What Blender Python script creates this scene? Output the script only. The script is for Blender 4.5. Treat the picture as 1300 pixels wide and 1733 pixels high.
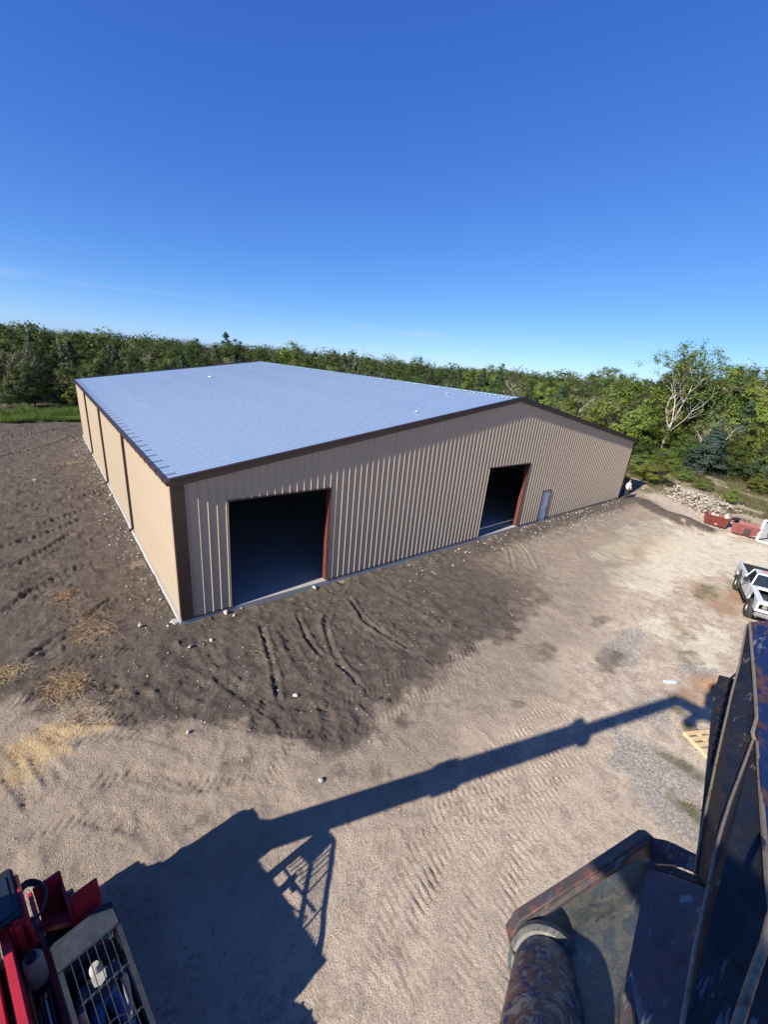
import bpy, bmesh, math, random
import numpy as np
from mathutils import Vector, Matrix
random.seed(7); rng = np.random.default_rng(7)
for o in list(bpy.data.objects): bpy.data.objects.remove(o)
SC = bpy.context.scene; COL = SC.collection
R = math.radians
# ------------------------------------------------------------------ camera
CAM = Vector((-2.895, -13.88, 9.308)); YAW, PIT, ROL, FPX = 0.708, 0.343, 0.099, 694.27
_f = Vector((math.sin(YAW)*math.cos(PIT), math.cos(YAW)*math.cos(PIT), -math.sin(PIT)))
_r = Vector((math.cos(YAW), -math.sin(YAW), 0)); _u = _r.cross(_f)
c_, s_ = math.cos(ROL), math.sin(ROL)
CR = _r*c_ + _u*s_; CU = _u*c_ - _r*s_
cd = bpy.data.cameras.new('camera'); cam = bpy.data.objects.new('camera', cd); COL.objects.link(cam)
M = Matrix((CR, CU, -_f)).transposed().to_4x4(); M.translation = CAM
cam.matrix_world = M
cd.sensor_fit = 'HORIZONTAL'; cd.sensor_width = 36; cd.lens = FPX/1300*36
cd.clip_start = 0.03; cd.clip_end = 5000
SC.camera = cam
SC.render.resolution_x = 769; SC.render.resolution_y = 1024
# ------------------------------------------------------------------ sky and sun
SUN_EL, SUN_LON = R(30.5), R(184.4)
w = bpy.data.worlds.new('World'); SC.world = w; w.use_nodes = True
nt = w.node_tree; nt.nodes.clear()
sky = nt.nodes.new('ShaderNodeTexSky'); sky.sky_type = 'NISHITA'; sky.sun_disc = False
sky.sun_elevation = SUN_EL; sky.sun_rotation = math.pi/2 - SUN_LON + 2*math.pi
sky.altitude = 300; sky.air_density = 0.6; sky.dust_density = 0.3; sky.ozone_density = 6.0
bg = nt.nodes.new('ShaderNodeBackground'); bg.inputs['Strength'].default_value = 0.06
ow = nt.nodes.new('ShaderNodeOutputWorld')
# grade of the whole sky (a phone camera's deep blue): one power curve per channel
sp = nt.nodes.new('ShaderNodeSeparateColor'); cb = nt.nodes.new('ShaderNodeCombineColor'); nt.links.new(sky.outputs[0], sp.inputs[0])
for i, (a_, g_) in enumerate(((1.22, 1.12), (1.04, .89), (1.02, .50))):
    p_ = nt.nodes.new('ShaderNodeMath'); p_.operation = 'POWER'; p_.inputs[1].default_value = g_; nt.links.new(sp.outputs[i], p_.inputs[0])
    m_ = nt.nodes.new('ShaderNodeMath'); m_.operation = 'MULTIPLY'; m_.inputs[1].default_value = a_*10**(1-g_); nt.links.new(p_.outputs[0], m_.inputs[0])
    nt.links.new(m_.outputs[0], cb.inputs[i])
# faint low wisps of cloud just above the horizon, all round
tc = nt.nodes.new('ShaderNodeTexCoord'); mp0 = nt.nodes.new('ShaderNodeMapping'); mp0.inputs['Scale'].default_value = (2.2, 2.2, 34); mp0.inputs['Location'].default_value = (3.1, 1.9, 0)
nt.links.new(tc.outputs['Generated'], mp0.inputs[0]); nz = nt.nodes.new('ShaderNodeTexNoise'); nz.inputs['Scale'].default_value = 1.6; nz.inputs['Detail'].default_value = 6; nz.inputs['Roughness'].default_value = .6
nt.links.new(mp0.outputs[0], nz.inputs['Vector']); sx = nt.nodes.new('ShaderNodeSeparateXYZ'); nt.links.new(tc.outputs['Generated'], sx.inputs[0])
r1 = nt.nodes.new('ShaderNodeValToRGB'); e1 = r1.color_ramp.elements; e1[0].position = .52; e1[0].color = (0, 0, 0, 1); e1[1].position = .72; e1[1].color = (1, 1, 1, 1); nt.links.new(nz.outputs['Fac'], r1.inputs[0])
r2 = nt.nodes.new('ShaderNodeValToRGB'); e2 = r2.color_ramp.elements; e2[0].position = .05; e2[0].color = (0, 0, 0, 1); e2[1].position = .075; e2[1].color = (1, 1, 1, 1); e3 = e2.new(.086); e3.color = (.5, .5, .5, 1); e4 = e2.new(.10); e4.color = (0, 0, 0, 1); nt.links.new(sx.outputs['Z'], r2.inputs[0])
mm = nt.nodes.new('ShaderNodeMath'); mm.operation = 'MULTIPLY'; nt.links.new(r1.outputs[0], mm.inputs[0]); nt.links.new(r2.outputs[0], mm.inputs[1])
m2 = nt.nodes.new('ShaderNodeMath'); m2.operation = 'MULTIPLY'; m2.inputs[1].default_value = .35; nt.links.new(mm.outputs[0], m2.inputs[0])
mx = nt.nodes.new('ShaderNodeMix'); mx.data_type = 'RGBA'; nt.links.new(m2.outputs[0], mx.inputs[0]); nt.links.new(cb.outputs[0], mx.inputs[6]); mx.inputs[7].default_value = (5.6, 6.0, 8.2, 1)
nt.links.new(mx.outputs[2], bg.inputs[0]); nt.links.new(bg.outputs[0], ow.inputs[0])
sd = bpy.data.lights.new('sun', 'SUN'); sun = bpy.data.objects.new('sun', sd); COL.objects.link(sun)
sd.energy = 5.0; sd.angle = R(0.55); sd.color = (1.0, 0.93, 0.83)
to_sun = Vector((math.cos(SUN_EL)*math.cos(SUN_LON), math.cos(SUN_EL)*math.sin(SUN_LON), math.sin(SUN_EL)))
sun.rotation_euler = to_sun.to_track_quat('Z', 'Y').to_euler()
SC.view_settings.view_transform = 'Standard'; SC.view_settings.look = 'None'
SC.view_settings.exposure = 1.06; SC.view_settings.gamma = 1
SC.cycles.max_bounces = 6; SC.cycles.diffuse_bounces = 3; SC.cycles.transparent_max_bounces = 8
# ------------------------------------------------------------------ helpers
def tag(o, label=None, cat=None, group=None, kind=None):
    if label: o['label'] = label
    if cat: o['category'] = cat
    if group: o['group'] = group
    if kind: o['kind'] = kind
    return o
def empty(name, loc=(0, 0, 0), rz=0, label=None, cat=None, group=None):
    o = bpy.data.objects.new(name, None); COL.objects.link(o); o.location = loc; o.rotation_euler = (0, 0, rz)
    o.empty_display_size = .2
    return tag(o, label, cat, group)
def link(name, me, parent=None, loc=None):
    o = bpy.data.objects.new(name, me); COL.objects.link(o); o.parent = parent
    if loc is not None: o.location = loc
    return o
def copy_tree(o, parent=None):
    c = o.copy(); COL.objects.link(c); c.parent = parent
    for ch in list(o.children): copy_tree(ch, c)
    return c
class MB:
    def __init__(s): s.v = []; s.f = []; s.m = []
    def add(s, vs, fs, mi=0):
        b = len(s.v); s.v += [tuple(v) for v in vs]; s.f += [tuple(i+b for i in f) for f in fs]; s.m += [mi]*len(fs); return s
    def box(s, lo, hi, mi=0, mat=None):
        (a, b, c), (d, e, f) = lo, hi
        vs = [Vector(p) for p in ((a,b,c),(d,b,c),(d,e,c),(a,e,c),(a,b,f),(d,b,f),(d,e,f),(a,e,f))]
        if mat: vs = [mat @ p for p in vs]
        return s.add(vs, [(0,3,2,1),(4,5,6,7),(0,1,5,4),(1,2,6,5),(2,3,7,6),(3,0,4,7)], mi)
    def bar(s, a, b, w, h, mi=0, up=(0, 0, 1)):
        a, b = Vector(a), Vector(b); d = (b-a).normalized(); x = d.cross(Vector(up))
        if x.length < 1e-4: x = Vector((1, 0, 0))
        x.normalize(); y = x.cross(d)
        vs = [p + x*(w/2*i) + y*(h/2*j) for p in (a, b) for i, j in ((-1,-1),(1,-1),(1,1),(-1,1))]
        return s.add(vs, [(3,2,1,0),(4,5,6,7),(0,1,5,4),(1,2,6,5),(2,3,7,6),(3,0,4,7)], mi)
    def tube(s, path, r, n=10, mi=0, cap=True):
        path = [Vector(p) for p in path]; rr = r if isinstance(r, (list, tuple)) else [r]*len(path)
        vs = []; ref = None
        for i, p in enumerate(path):
            d = (path[min(i+1, len(path)-1)] - path[max(i-1, 0)]).normalized()
            x = d.cross(Vector((0, 0, 1)) if abs(d.z) < .95 else Vector((1, 0, 0))) if ref is None else ref - d*ref.dot(d)
            x.normalize(); ref = x; y = d.cross(x)
            vs += [p + (x*math.cos(2*math.pi*k/n) + y*math.sin(2*math.pi*k/n))*rr[i] for k in range(n)]
        fs = [(i*n+k, i*n+(k+1) % n, (i+1)*n+(k+1) % n, (i+1)*n+k) for i in range(len(path)-1) for k in range(n)]
        if cap: fs += [tuple(reversed(range(n))), tuple(range((len(path)-1)*n, len(path)*n))]
        return s.add(vs, fs, mi)
    def prism(s, poly, vec, mi=0):
        n = len(poly); vec = Vector(vec); vs = [Vector(p) for p in poly] + [Vector(p)+vec for p in poly]
        return s.add(vs, [tuple(reversed(range(n))), tuple(range(n, 2*n))] + [(i, (i+1) % n, n+(i+1) % n, n+i) for i in range(n)], mi)
    def mesh(s, name, mats, smooth=False, bevel=0):
        me = bpy.data.meshes.new(name); me.from_pydata(s.v, [], s.f)
        for m in (mats if isinstance(mats, (list, tuple)) else [mats]): me.materials.append(m)
        me.polygons.foreach_set('material_index', s.m)
        bm = bmesh.new(); bm.from_mesh(me); bmesh.ops.recalc_face_normals(bm, faces=bm.faces)
        if bevel:
            bmesh.ops.bevel(bm, geom=[e for e in bm.edges if len(e.link_faces) == 2 and e.calc_face_angle(0) > .5], offset=bevel, segments=2, affect='EDGES', clamp_overlap=True)
        bm.to_mesh(me); bm.free()
        if smooth:
            me.polygons.foreach_set('use_smooth', [True]*len(me.polygons)); me.set_sharp_from_angle(angle=R(40))
        return me
    def build(s, name, mats, parent=None, smooth=False, bevel=0, label=None):
        o = link(name, s.mesh(name, mats, smooth, bevel), parent)
        if label: o['label'] = label
        return o
def quads_mesh(name, V, mat, per=4):
    """V: (n*per,3) numpy, each run of `per` verts one face"""
    n = len(V)//per; me = bpy.data.meshes.new(name)
    me.vertices.add(len(V)); me.vertices.foreach_set('co', np.asarray(V, np.float32).ravel())
    me.loops.add(n*per); me.loops.foreach_set('vertex_index', np.arange(n*per, dtype=np.int32))
    me.polygons.add(n); me.polygons.foreach_set('loop_start', np.arange(n, dtype=np.int32)*per)
    me.update(calc_edges=True); me.materials.append(mat); return me
# numpy value noise
_tabs = {}
def vn(x, y, sc, seed=0):
    if seed not in _tabs: _tabs[seed] = np.random.default_rng(1000+seed).random((256, 256))
    t = _tabs[seed]; x = np.asarray(x)/sc+500; y = np.asarray(y)/sc+500
    xi = np.floor(x).astype(int); yi = np.floor(y).astype(int); fx = x-xi; fy = y-yi
    fx = fx*fx*(3-2*fx); fy = fy*fy*(3-2*fy)
    g = lambda a, b: t[a % 256, b % 256]
    return (g(xi, yi)*(1-fx)+g(xi+1, yi)*fx)*(1-fy)+(g(xi, yi+1)*(1-fx)+g(xi+1, yi+1)*fx)*fy
def fbm(x, y, sc, seed=0, oc=4):
    r = 0; a = .5
    for i in range(oc): r = r + a*vn(x, y, sc/2**i, seed+i); a *= .5
    return r/(1-.5**oc)
sst = lambda a, b, t: (lambda u: u*u*(3-2*u))(np.clip((t-a)/(b-a), 0, 1))
# ------------------------------------------------------------------ materials
def nodes(name):
    m = bpy.data.materials.new(name); m.use_nodes = True; nt = m.node_tree
    return m, nt, nt.nodes['Principled BSDF']
def L(nt, a, b): nt.links.new(a, b)
def noise(nt, sc, det=4, rough=.55, dist=0, vec=None, typ=None):
    n = nt.nodes.new('ShaderNodeTexNoise'); n.inputs['Scale'].default_value = sc; n.inputs['Detail'].default_value = det
    n.inputs['Roughness'].default_value = rough; n.inputs['Distortion'].default_value = dist
    if vec is not None: L(nt, vec, n.inputs['Vector'])
    return n.outputs['Fac']
def ramp(nt, fac, stops, interp='LINEAR'):
    r = nt.nodes.new('ShaderNodeValToRGB'); r.color_ramp.interpolation = interp
    e = r.color_ramp.elements
    while len(e) < len(stops): e.new(.5)
    for el, (p, c) in zip(e, stops):
        el.position = p; el.color = (c, c, c, 1) if not isinstance(c, (tuple, list)) else tuple(c)+(1,)
    L(nt, fac, r.inputs[0]); return r.outputs[0]
def mixc(nt, f, a, b, mode='MIX'):
    n = nt.nodes.new('ShaderNodeMix'); n.data_type = 'RGBA'; n.blend_type = mode
    for i, v in ((0, f), (6, a), (7, b)):
        if isinstance(v, (int, float)): n.inputs[i].default_value = v
        elif isinstance(v, (tuple, list)): n.inputs[i].default_value = tuple(v)+(1,)
        else: L(nt, v, n.inputs[i])
    return n.outputs[2]
def math_(nt, op, a, b=0, c=0):
    n = nt.nodes.new('ShaderNodeMath'); n.operation = op
    for i, v in enumerate((a, b, c)):
        if isinstance(v, (int, float)): n.inputs[i].default_value = v
        else: L(nt, v, n.inputs[i])
    return n.outputs[0]
def objvec(nt): return nt.nodes.new('ShaderNodeTexCoord').outputs['Object']
def bump(nt, b, h, st=.3, dist=.01):
    n = nt.nodes.new('ShaderNodeBump'); n.inputs['Strength'].default_value = st; n.inputs['Distance'].default_value = dist
    L(nt, h, n.inputs['Height']); L(nt, n.outputs[0], b.inputs['Normal'])
def mat(name, c, c2=None, sc=6, rough=.5, metal=0, bmp=0, lo=.4, hi=.65, spec=.5):
    m, nt, b = nodes(name); b.inputs['Roughness'].default_value = rough; b.inputs['Metallic'].default_value = metal
    b.inputs['Specular IOR Level'].default_value = spec
    v = objvec(nt); n = noise(nt, sc, 6, .65, 0, v)
    if c2 is None: c2 = tuple(x*.8 for x in c)
    L(nt, mixc(nt, ramp(nt, n, [(lo, 0), (hi, 1)]), c, c2), b.inputs['Base Color'])
    if bmp: bump(nt, b, noise(nt, sc*5, 4, .6, 0, v), bmp, .004)
    return m
tan = mat('tan_steel', (.375, .305, .225), (.355, .29, .215), .6, .42, 0)
brown = mat('dark_brown_trim', (.035, .02, .017), (.045, .027, .023), 2, .35)
redox = mat('red_oxide_steel', (.12, .026, .018), (.09, .022, .016), 3, .6)
black = mat('black_paint', (.012, .012, .013), (.02, .02, .02), 8, .4)
rubber = mat('rubber', (.022, .021, .02), (.045, .04, .035), 5, .85)
white = mat('white_paint', (.47, .50, .53), (.36, .37, .37), 3, .35, lo=.5, hi=.8)
steelgrey = mat('slate_painted_steel', (.022, .028, .035), (.036, .043, .052), 7, .75, 0, .1, spec=.15)
mred = mat('machine_red', (.36, .02, .03), (.28, .016, .027), 4, .35)
cream = mat('cream_plastic', (.45, .38, .27), (.3, .24, .17), 6, .5)
galv = mat('galvanised', (.5, .5, .5), (.35, .35, .36), 8, .4, .7)
glass_dark = mat('dark_glass', (.012, .018, .022), (.02, .025, .03), 3, .06, 0, spec=.8)
chrome = mat('dull_chrome', (.6, .6, .6), (.4, .4, .4), 6, .3, .9)
wood = mat('pallet_wood', (.55, .40, .22), (.42, .30, .17), 9, .8, 0, .3)
limestone = mat('limestone', (.40, .355, .29), (.24, .21, .165), 5, .9, 0, .5)
greyrock = mat('grey_rock', (.42, .40, .38), (.28, .25, .23), 5, .9, 0, .5)
straw = mat('dry_straw', (.36, .25, .13), (.24, .16, .085), 12, .9)
strawy = mat('yellow_straw', (.42, .33, .18), (.30, .22, .12), 12, .9)
strawr = mat('rusty_straw', (.36, .23, .13), (.28, .16, .10), 12, .9)
skin = mat('skin', (.48, .27, .19), (.42, .22, .15), 9, .55)
navy_cloth = mat('navy_cloth', (.02, .045, .075), (.015, .03, .055), 14, .9, 0, .4)
jeans = mat('blue_jeans', (.10, .17, .30), (.06, .10, .2), 14, .9, 0, .4)
capcloth = mat('white_cap', (.30, .29, .26), (.24, .23, .21), 14, .9)
shirt = mat('pale_grey_shirt', (.5, .5, .5), (.4, .4, .4), 14, .9)
dark_trousers = mat('dark_trousers', (.02, .022, .03), (.03, .03, .035), 14, .9)
paper = mat('paper_scrap', (.5, .52, .5), (.4, .42, .4), 10, .8)
# roof: bare galvalume
def roof_mat():
    m, nt, b = nodes('galvalume_roof'); v = objvec(nt)
    b.inputs['Metallic'].default_value = .74
    n = noise(nt, .5, 4, .6, 0, v); n2 = noise(nt, .8, 3, .5, 0, v)
    L(nt, mixc(nt, n, (.59, .72, .77), (.64, .76, .80)), b.inputs['Base Color'])
    L(nt, ramp(nt, n2, [(.3, .20), (.7, .32)]), b.inputs['Roughness'])
    return m
roofm = roof_mat()
def concrete_mat(name, c, c2):
    m, nt, b = nodes(name); v = objvec(nt); b.inputs['Roughness'].default_value = .75
    n = noise(nt, 1.5, 8, .65, .3, v); n2 = noise(nt, 30, 4, .6, 0, v)
    L(nt, mixc(nt, math_(nt, 'MULTIPLY_ADD', n2, .3, math_(nt, 'MULTIPLY', n, .7)), c, c2), b.inputs['Base Color'])
    bump(nt, b, n2, .3, .004); return m
conc = concrete_mat('slab_concrete', (.24, .235, .22), (.38, .37, .34))
def rusty(name, paint, rust=(.16, .06, .035), third=(.16, .16, .14), amt=.5, sc=7, strk=(1, 1, 1), rough=.42, t3=.60):
    m, nt, b = nodes(name); v = objvec(nt); b.inputs['Roughness'].default_value = rough
    mp = nt.nodes.new('ShaderNodeMapping'); mp.inputs['Scale'].default_value = strk; L(nt, v, mp.inputs[0]); vv = mp.outputs[0]
    n1 = noise(nt, sc, 8, .7, .6, vv); n2 = noise(nt, sc*1.7+3, 7, .7, .8, vv); n3 = noise(nt, sc*9, 4, .6, 0, vv)
    base = mixc(nt, ramp(nt, n1, [(amt-.02, 0), (amt+.02, 1)]), paint, rust)
    base = mixc(nt, ramp(nt, n2, [(t3, 0), (t3+.04, 1)]), base, third)
    base = mixc(nt, .75, base, mixc(nt, n3, (.0, .0, .0), (1, 1, 1)), 'SOFT_LIGHT')
    mq = nt.nodes.new('ShaderNodeMapping'); mq.inputs['Scale'].default_value = (5, 60, 9); mq.inputs['Rotation'].default_value = (.5, .3, .9); L(nt, v, mq.inputs[0])
    scr = ramp(nt, math_(nt, 'MULTIPLY', noise(nt, 1.2, 5, .8, .2, mq.outputs[0]), ramp(nt, noise(nt, 6, 3, .6, 0, v), [(.35, .6), (.65, 1.15)])), [(.60, 0), (.66, .55)])
    base = mixc(nt, scr, base, (.20, .20, .19))
    L(nt, base, b.inputs['Base Color']); L(nt, ramp(nt, n1, [(.3, rough-.08), (.7, rough+.3)]), b.inputs['Roughness'])
    bump(nt, b, math_(nt, 'ADD', n1, math_(nt, 'MULTIPLY', n3, .3)), .25, .004); return m
a_blue = rusty('worn_blue_paint', (.001, .015, .055), (.004, .010, .026), (.07, .13, .20), .60, 9, t3=.63)
a_bluerust = rusty('blue_paint_with_rust_streaks', (.004, .013, .052), (.055, .026, .022), (.02, .015, .04), .55, 5, (1, 1, 6))
a_dark = rusty('shade_darkened_steel', (.003, .004, .010), (.010, .006, .006), (.008, .008, .010), .58, 9, rough=.6)  # near-black tone paints in the shade lying on the attachment's plates
a_grey = rusty('grey_worn_steel', (.062, .068, .064), (.10, .095, .075), (.035, .04, .048), .5, 12, rough=.38)
a_brown = rusty('brown_worn_flange', (.055, .045, .04), (.12, .05, .038), (.05, .05, .05), .56, 14)
a_pipe = rusty('pipe_rust_and_blue', (.125, .055, .04), (.012, .02, .07), (.24, .21, .15), .53, 15, rough=.38, t3=.53)
a_edge = rusty('bare_steel_edge', (.16, .13, .09), (.10, .06, .04), (.2, .18, .14), .6, 20, rough=.4)
# ------------------------------------------------------------------ ground
def at_ground(px, py, z=-.4):
    d = _f + CR*((px-650)/FPX) - CU*((py-866.5)/FPX); t = (z-CAM.z)/d.z; return CAM + d*t
def at(px, py, dep):
    return CAM + (_f + CR*((px-650)/FPX) - CU*((py-866.5)/FPX))*dep
BW, BL, HE, HR = 36.58, 36.58, 5.22, 8.22
def axis(parts):
    o = []
    for a, b, s in parts: o += list(np.arange(a, b, s))
    return np.array(o)
gx = axis([(-900, -200, 60), (-200, -45, 8), (-45, -13, .5), (-13, -6, .085), (-6, 9, .045), (9, 24, .085), (24, 50, .2), (50, 100, .8), (100, 260, 8), (260, 1600, 60)])
gy = axis([(-900, -60, 50), (-60, -17, 1.2), (-17, -14, .085), (-14, 1, .05), (1, 3, .085), (3, 25, .14), (25, 55, .26), (55, 110, 1.2), (110, 300, 9), (300, 1600, 60)])
X, Y = np.meshgrid(gx, gy, indexing='ij')
def base_h(x, y):
    df = np.maximum(-y, 0)
    h = -.12 - .38*sst(.3, 8.5, df) - .10*sst(26, 12, x)*sst(7, 0, df)
    h = np.where(x < 0, h - .0*x, h)
    h = h + 1.0*sst(39, 46, x)*sst(-6, 2, y)*.5          # verge rises to the right of the building
    h = h + 1.2*sst(46, 70, x)
    h = h + .5*sst(44, 56, y)
    r = np.hypot(x, y); h = h + 5*sst(200, 600, r)*fbm(x, y, 260, 40, 3)
    return h
Z = base_h(X, Y)
near = sst(75, 55, X)*sst(-30, -10, X)*sst(75, 55, Y)
inside = (X > .2) & (X < BW-.2) & (Y > .15) & (Y < BL-.15)
rough_d = np.zeros_like(X)
# zone masks: boundary between dark loose soil and pale compacted yard
bpx = [(-400, 1215), (0, 1215), (90, 1225), (150, 1205), (300, 1250), (430, 1268), (600, 1285), (680, 1215), (740, 1165), (860, 1095), (960, 1000), (1030, 935), (1090, 884), (1110, 872)]
bw_ = np.array([[p.x, p.y] for p in (at_ground(*q, z=-.5) for q in bpx)])
bw_ = np.vstack([[-60, 4], bw_, [37.5, -2.2], [42, 1.0]])
yb = np.interp(X, bw_[:, 0], bw_[:, 1])
w1 = (fbm(X, Y, 2.2, 3)-.5)*2.2; w2 = (fbm(X, Y, .5, 9)-.5)*.8
dark = sst(-1.2, 1.6, (Y-yb) + w1*1.0 + w2*1.6)
dark *= np.where(X > 38, sst(45, 42, X), 1)*(1-.50*sst(7, 20, X)*sst(-.3, -2.2, Y + w2))
dark = np.where(Y > 40, dark*sst(47.5, 45.5, Y + w1), dark)
left_mid = .42*sst(4.5, -1.0, X + w1)*sst(-11.5, -8.0, Y + w1)
dark = np.maximum(dark, np.maximum(left_mid, .46*sst(-4.6, -.2, (Y-yb)+w1*1.5)))*np.where(X > 38, sst(45, 42, X), 1)
def blob(px, py, rx, ry=None, z=-.45, ang=0, soft=.6):
    p = at_ground(px, py, z); ry = ry or rx; c, s = math.cos(ang), math.sin(ang)
    u = ((X-p.x)*c + (Y-p.y)*s)/rx; v = (-(X-p.x)*s + (Y-p.y)*c)/ry
    d = np.hypot(u, v) + (fbm(X, Y, min(rx, ry)*.8, int(px) % 50 + 20)-.5)*1.3
    return sst(1.25, 1.25-soft-.3, d)
for b_ in [(1035, 1115, 1.3, .6, 0), (1010, 1050, 1.4, .5, 0), (930, 1090, 1.6, .7), (560, 1310, .6, .35), (400, 1300, .7, .5), (640, 1300, .35), (330, 1390, .5, .25), (880, 1190, .5, .25), (760, 1290, .35, .2)]:
    dark = np.maximum(dark, .55*blob(*b_[:4]))
pale = np.maximum.reduce([.33*sst(2, 10, X + w1)*sst(42, 38, X), blob(1180, 930, 7, 2.4, ang=-.1), blob(1100, 900, 5, 1.6), blob(1280, 945, 6, 2), blob(1080, 980, 3.2, 2.0)*.8, blob(1150, 960, 5, 2.2)*.75, blob(1040, 940, 3, 1.2)*.7, blob(1130, 1060, 2, 1.1)*.8, blob(1200, 1080, 1.8, .9), blob(870, 1020, .9, .3)*.0, blob(1190, 1100, 1.5, .8)])
hay = np.maximum.reduce([blob(70, 1270, .9, .7), blob(30, 1320, .9, .6)*.9, blob(150, 1240, 1.0, .35)*.8, blob(15, 1148, .5, .25), blob(1090, 930, 5, 1.2)*.6, blob(205, 1180, .5, .3)*.5, blob(580, 990, .5, .25)*.6, blob(95, 790, 2, .6)*.4, blob(900, 1320, 3, 1.5)*.25])
redst = np.maximum.reduce([blob(1225, 1020, 1.6, .9), blob(1195, 1160, .9, .6), blob(1260, 1010, 1.5, .8), blob(1165, 1175, .5), blob(1150, 1060, .6, .5)*.6, blob(1180, 990, 1.6, .5)*.6, blob(1075, 870, .6, .3), blob(235, 960, .5, .4)*.6])
grass = np.maximum.reduce([blob(1200, 1000, 1.6, .7), blob(1170, 1110, .8, .5)*.8, blob(1150, 1200, .35, .3), blob(1175, 1240, .5, .5), blob(1170, 1300, .5, .8), blob(1185, 1380, .3, .9), blob(1165, 1075, 1.0, .4)*.7, blob(1240, 990, 1.2, .5)*.7,
    blob(1140, 1175, .5, .3)*.7, blob(140, 790, 3, 2)*.25])
verge = sst(39.5, 42.5, X + w1*.6 + np.where(Y < -8, (Y+8)*.2, 0) - np.clip(-Y-1, 0, 6)*.05) * (1-.0*X)
verge = np.maximum(verge, sst(44.5, 46.5, Y + w1*.7))
grass = np.maximum(grass, verge*(.55+.45*sst(.35, .6, fbm(X, Y, 2.0, 70))))
gravel = np.maximum.reduce([blob(1120, 1300, 1.0, 1.8), blob(1150, 1380, .7, 1.2), blob(1060, 1090, 1.8, 1.0)*.8, blob(1100, 1200, 1.2, .9)*.8, blob(1180, 1130, 1.0, .6), blob(330, 1075, 1.0, .35)*.8, blob(250, 1010, .35, 1.6)*.8, blob(215, 900, .45, 4)*.8, blob(165, 790, .5, 6)*.7, blob(960, 900, 6, .4, z=-.15)*.7])
forest = np.maximum(sst(50, 53, Y), sst(56, 60, X)); grass *= 1-forest; dark = np.maximum(dark, forest)
# relief
amp = near*(1-.9*inside)
Z = Z + amp*((fbm(X, Y, 7, 11)-.5)*.18 + (fbm(X, Y, 1.3, 14)-.5)*(.05+.10*dark) + (fbm(X, Y, .35, 17, 4)-.5)*(.022+.12*dark))
lump = np.clip(vn(X, Y, .22, 33)-.72, 0, 1)*dark
Z += amp*lump*.24
def track(pts, wd=.34, depth=.05, pitch=.16, lug=.02, z=-.4, world=False, side=.5):
    P = np.array([[p.x, p.y] for p in (at_ground(*q, z=z) for q in pts)]) if not world else np.array(pts, float)
    # smooth resample
    t = np.linspace(0, len(P)-1, len(P)*8); P = np.stack([np.interp(t, range(len(P)), P[:, i]) for i in (0, 1)], 1)
    for _ in range(6): P[1:-1] = (P[:-2]+P[1:-1]*2+P[2:])/4
    lo = P.min(0)-1; hi = P.max(0)+1
    ix = np.where((gx > lo[0]) & (gx < hi[0]))[0]; iy = np.where((gy > lo[1]) & (gy < hi[1]))[0]
    if not len(ix) or not len(iy): return
    sl = np.ix_(ix, iy); x = X[sl]; y = Y[sl]; best = np.full(x.shape, 1e9); s = np.zeros_like(x); sd_ = np.zeros_like(x); acc = 0
    for a, b in zip(P[:-1], P[1:]):
        d = b-a; l = np.hypot(*d)
        if l < 1e-6: continue
        u = np.clip(((x-a[0])*d[0]+(y-a[1])*d[1])/l/l, 0, 1); px = x-a[0]-u*d[0]; py = y-a[1]-u*d[1]
        D = np.hypot(px, py); k = D < best; best[k] = D[k]; s[k] = (acc+u*l)[k]; sd_[k] = (np.sign(px*d[1]-py*d[0]))[k]; acc += l
    jit = (fbm(x, y, .6, 60)-.5)*.12
    ins = sst(wd/2+.06, wd/2-.06, best+jit); ridge = np.exp(-((best+jit-wd/2-.09)/.08)**2)
    end = sst(0, .6, s)*sst(acc, acc-.6, s)
    chev = np.sign(np.sin(2*math.pi*(s + np.abs(best)*.6*sd_)/pitch))*lug
    Z[sl] += end*(ins*(-depth + chev) + ridge*depth*side*(.5+fbm(x, y, .5, 61)))
for q in [[(560, 1035), (548, 1060), (570, 1120), (620, 1170)], [(500, 1040), (520, 1085), (550, 1120)], [(440, 1060), (462, 1130), (470, 1185), (490, 1190)], [(585, 1010), (620, 1060), (700, 1100)],
          [(820, 905), (860, 930), (870, 970)], [(845, 900), (890, 935), (905, 965)], [(0, 1160), (80, 1100), (140, 1060), (200, 1010)]]:
    track(q, .14, .045, .3, .012, side=1.0)
for q in [[(-20, 870), (60, 860), (140, 845), (190, 830)], [(-20, 905), (80, 890), (160, 862)], [(-20, 940), (60, 915), (150, 880)], [(-20, 980), (60, 950), (130, 905)], [(0, 1050), (60, 1005), (130, 965), (200, 950)], [(0, 830), (80, 822), (140, 815)], [(-10, 780), (60, 765), (130, 740)], [(-10, 745), (70, 735), (138, 722)]]:
    track(q, .42, .05, .34, .018, side=1.0)
for q in [[(0, 1250), (60, 1290), (110, 1340)], [(0, 1290), (40, 1330), (70, 1380)], [(120, 1215), (200, 1220), (260, 1216)], [(0, 1205), (70, 1180), (170, 1160), (260, 1190)]]:
    track(q, .42, .03, .17, .022)
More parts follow.
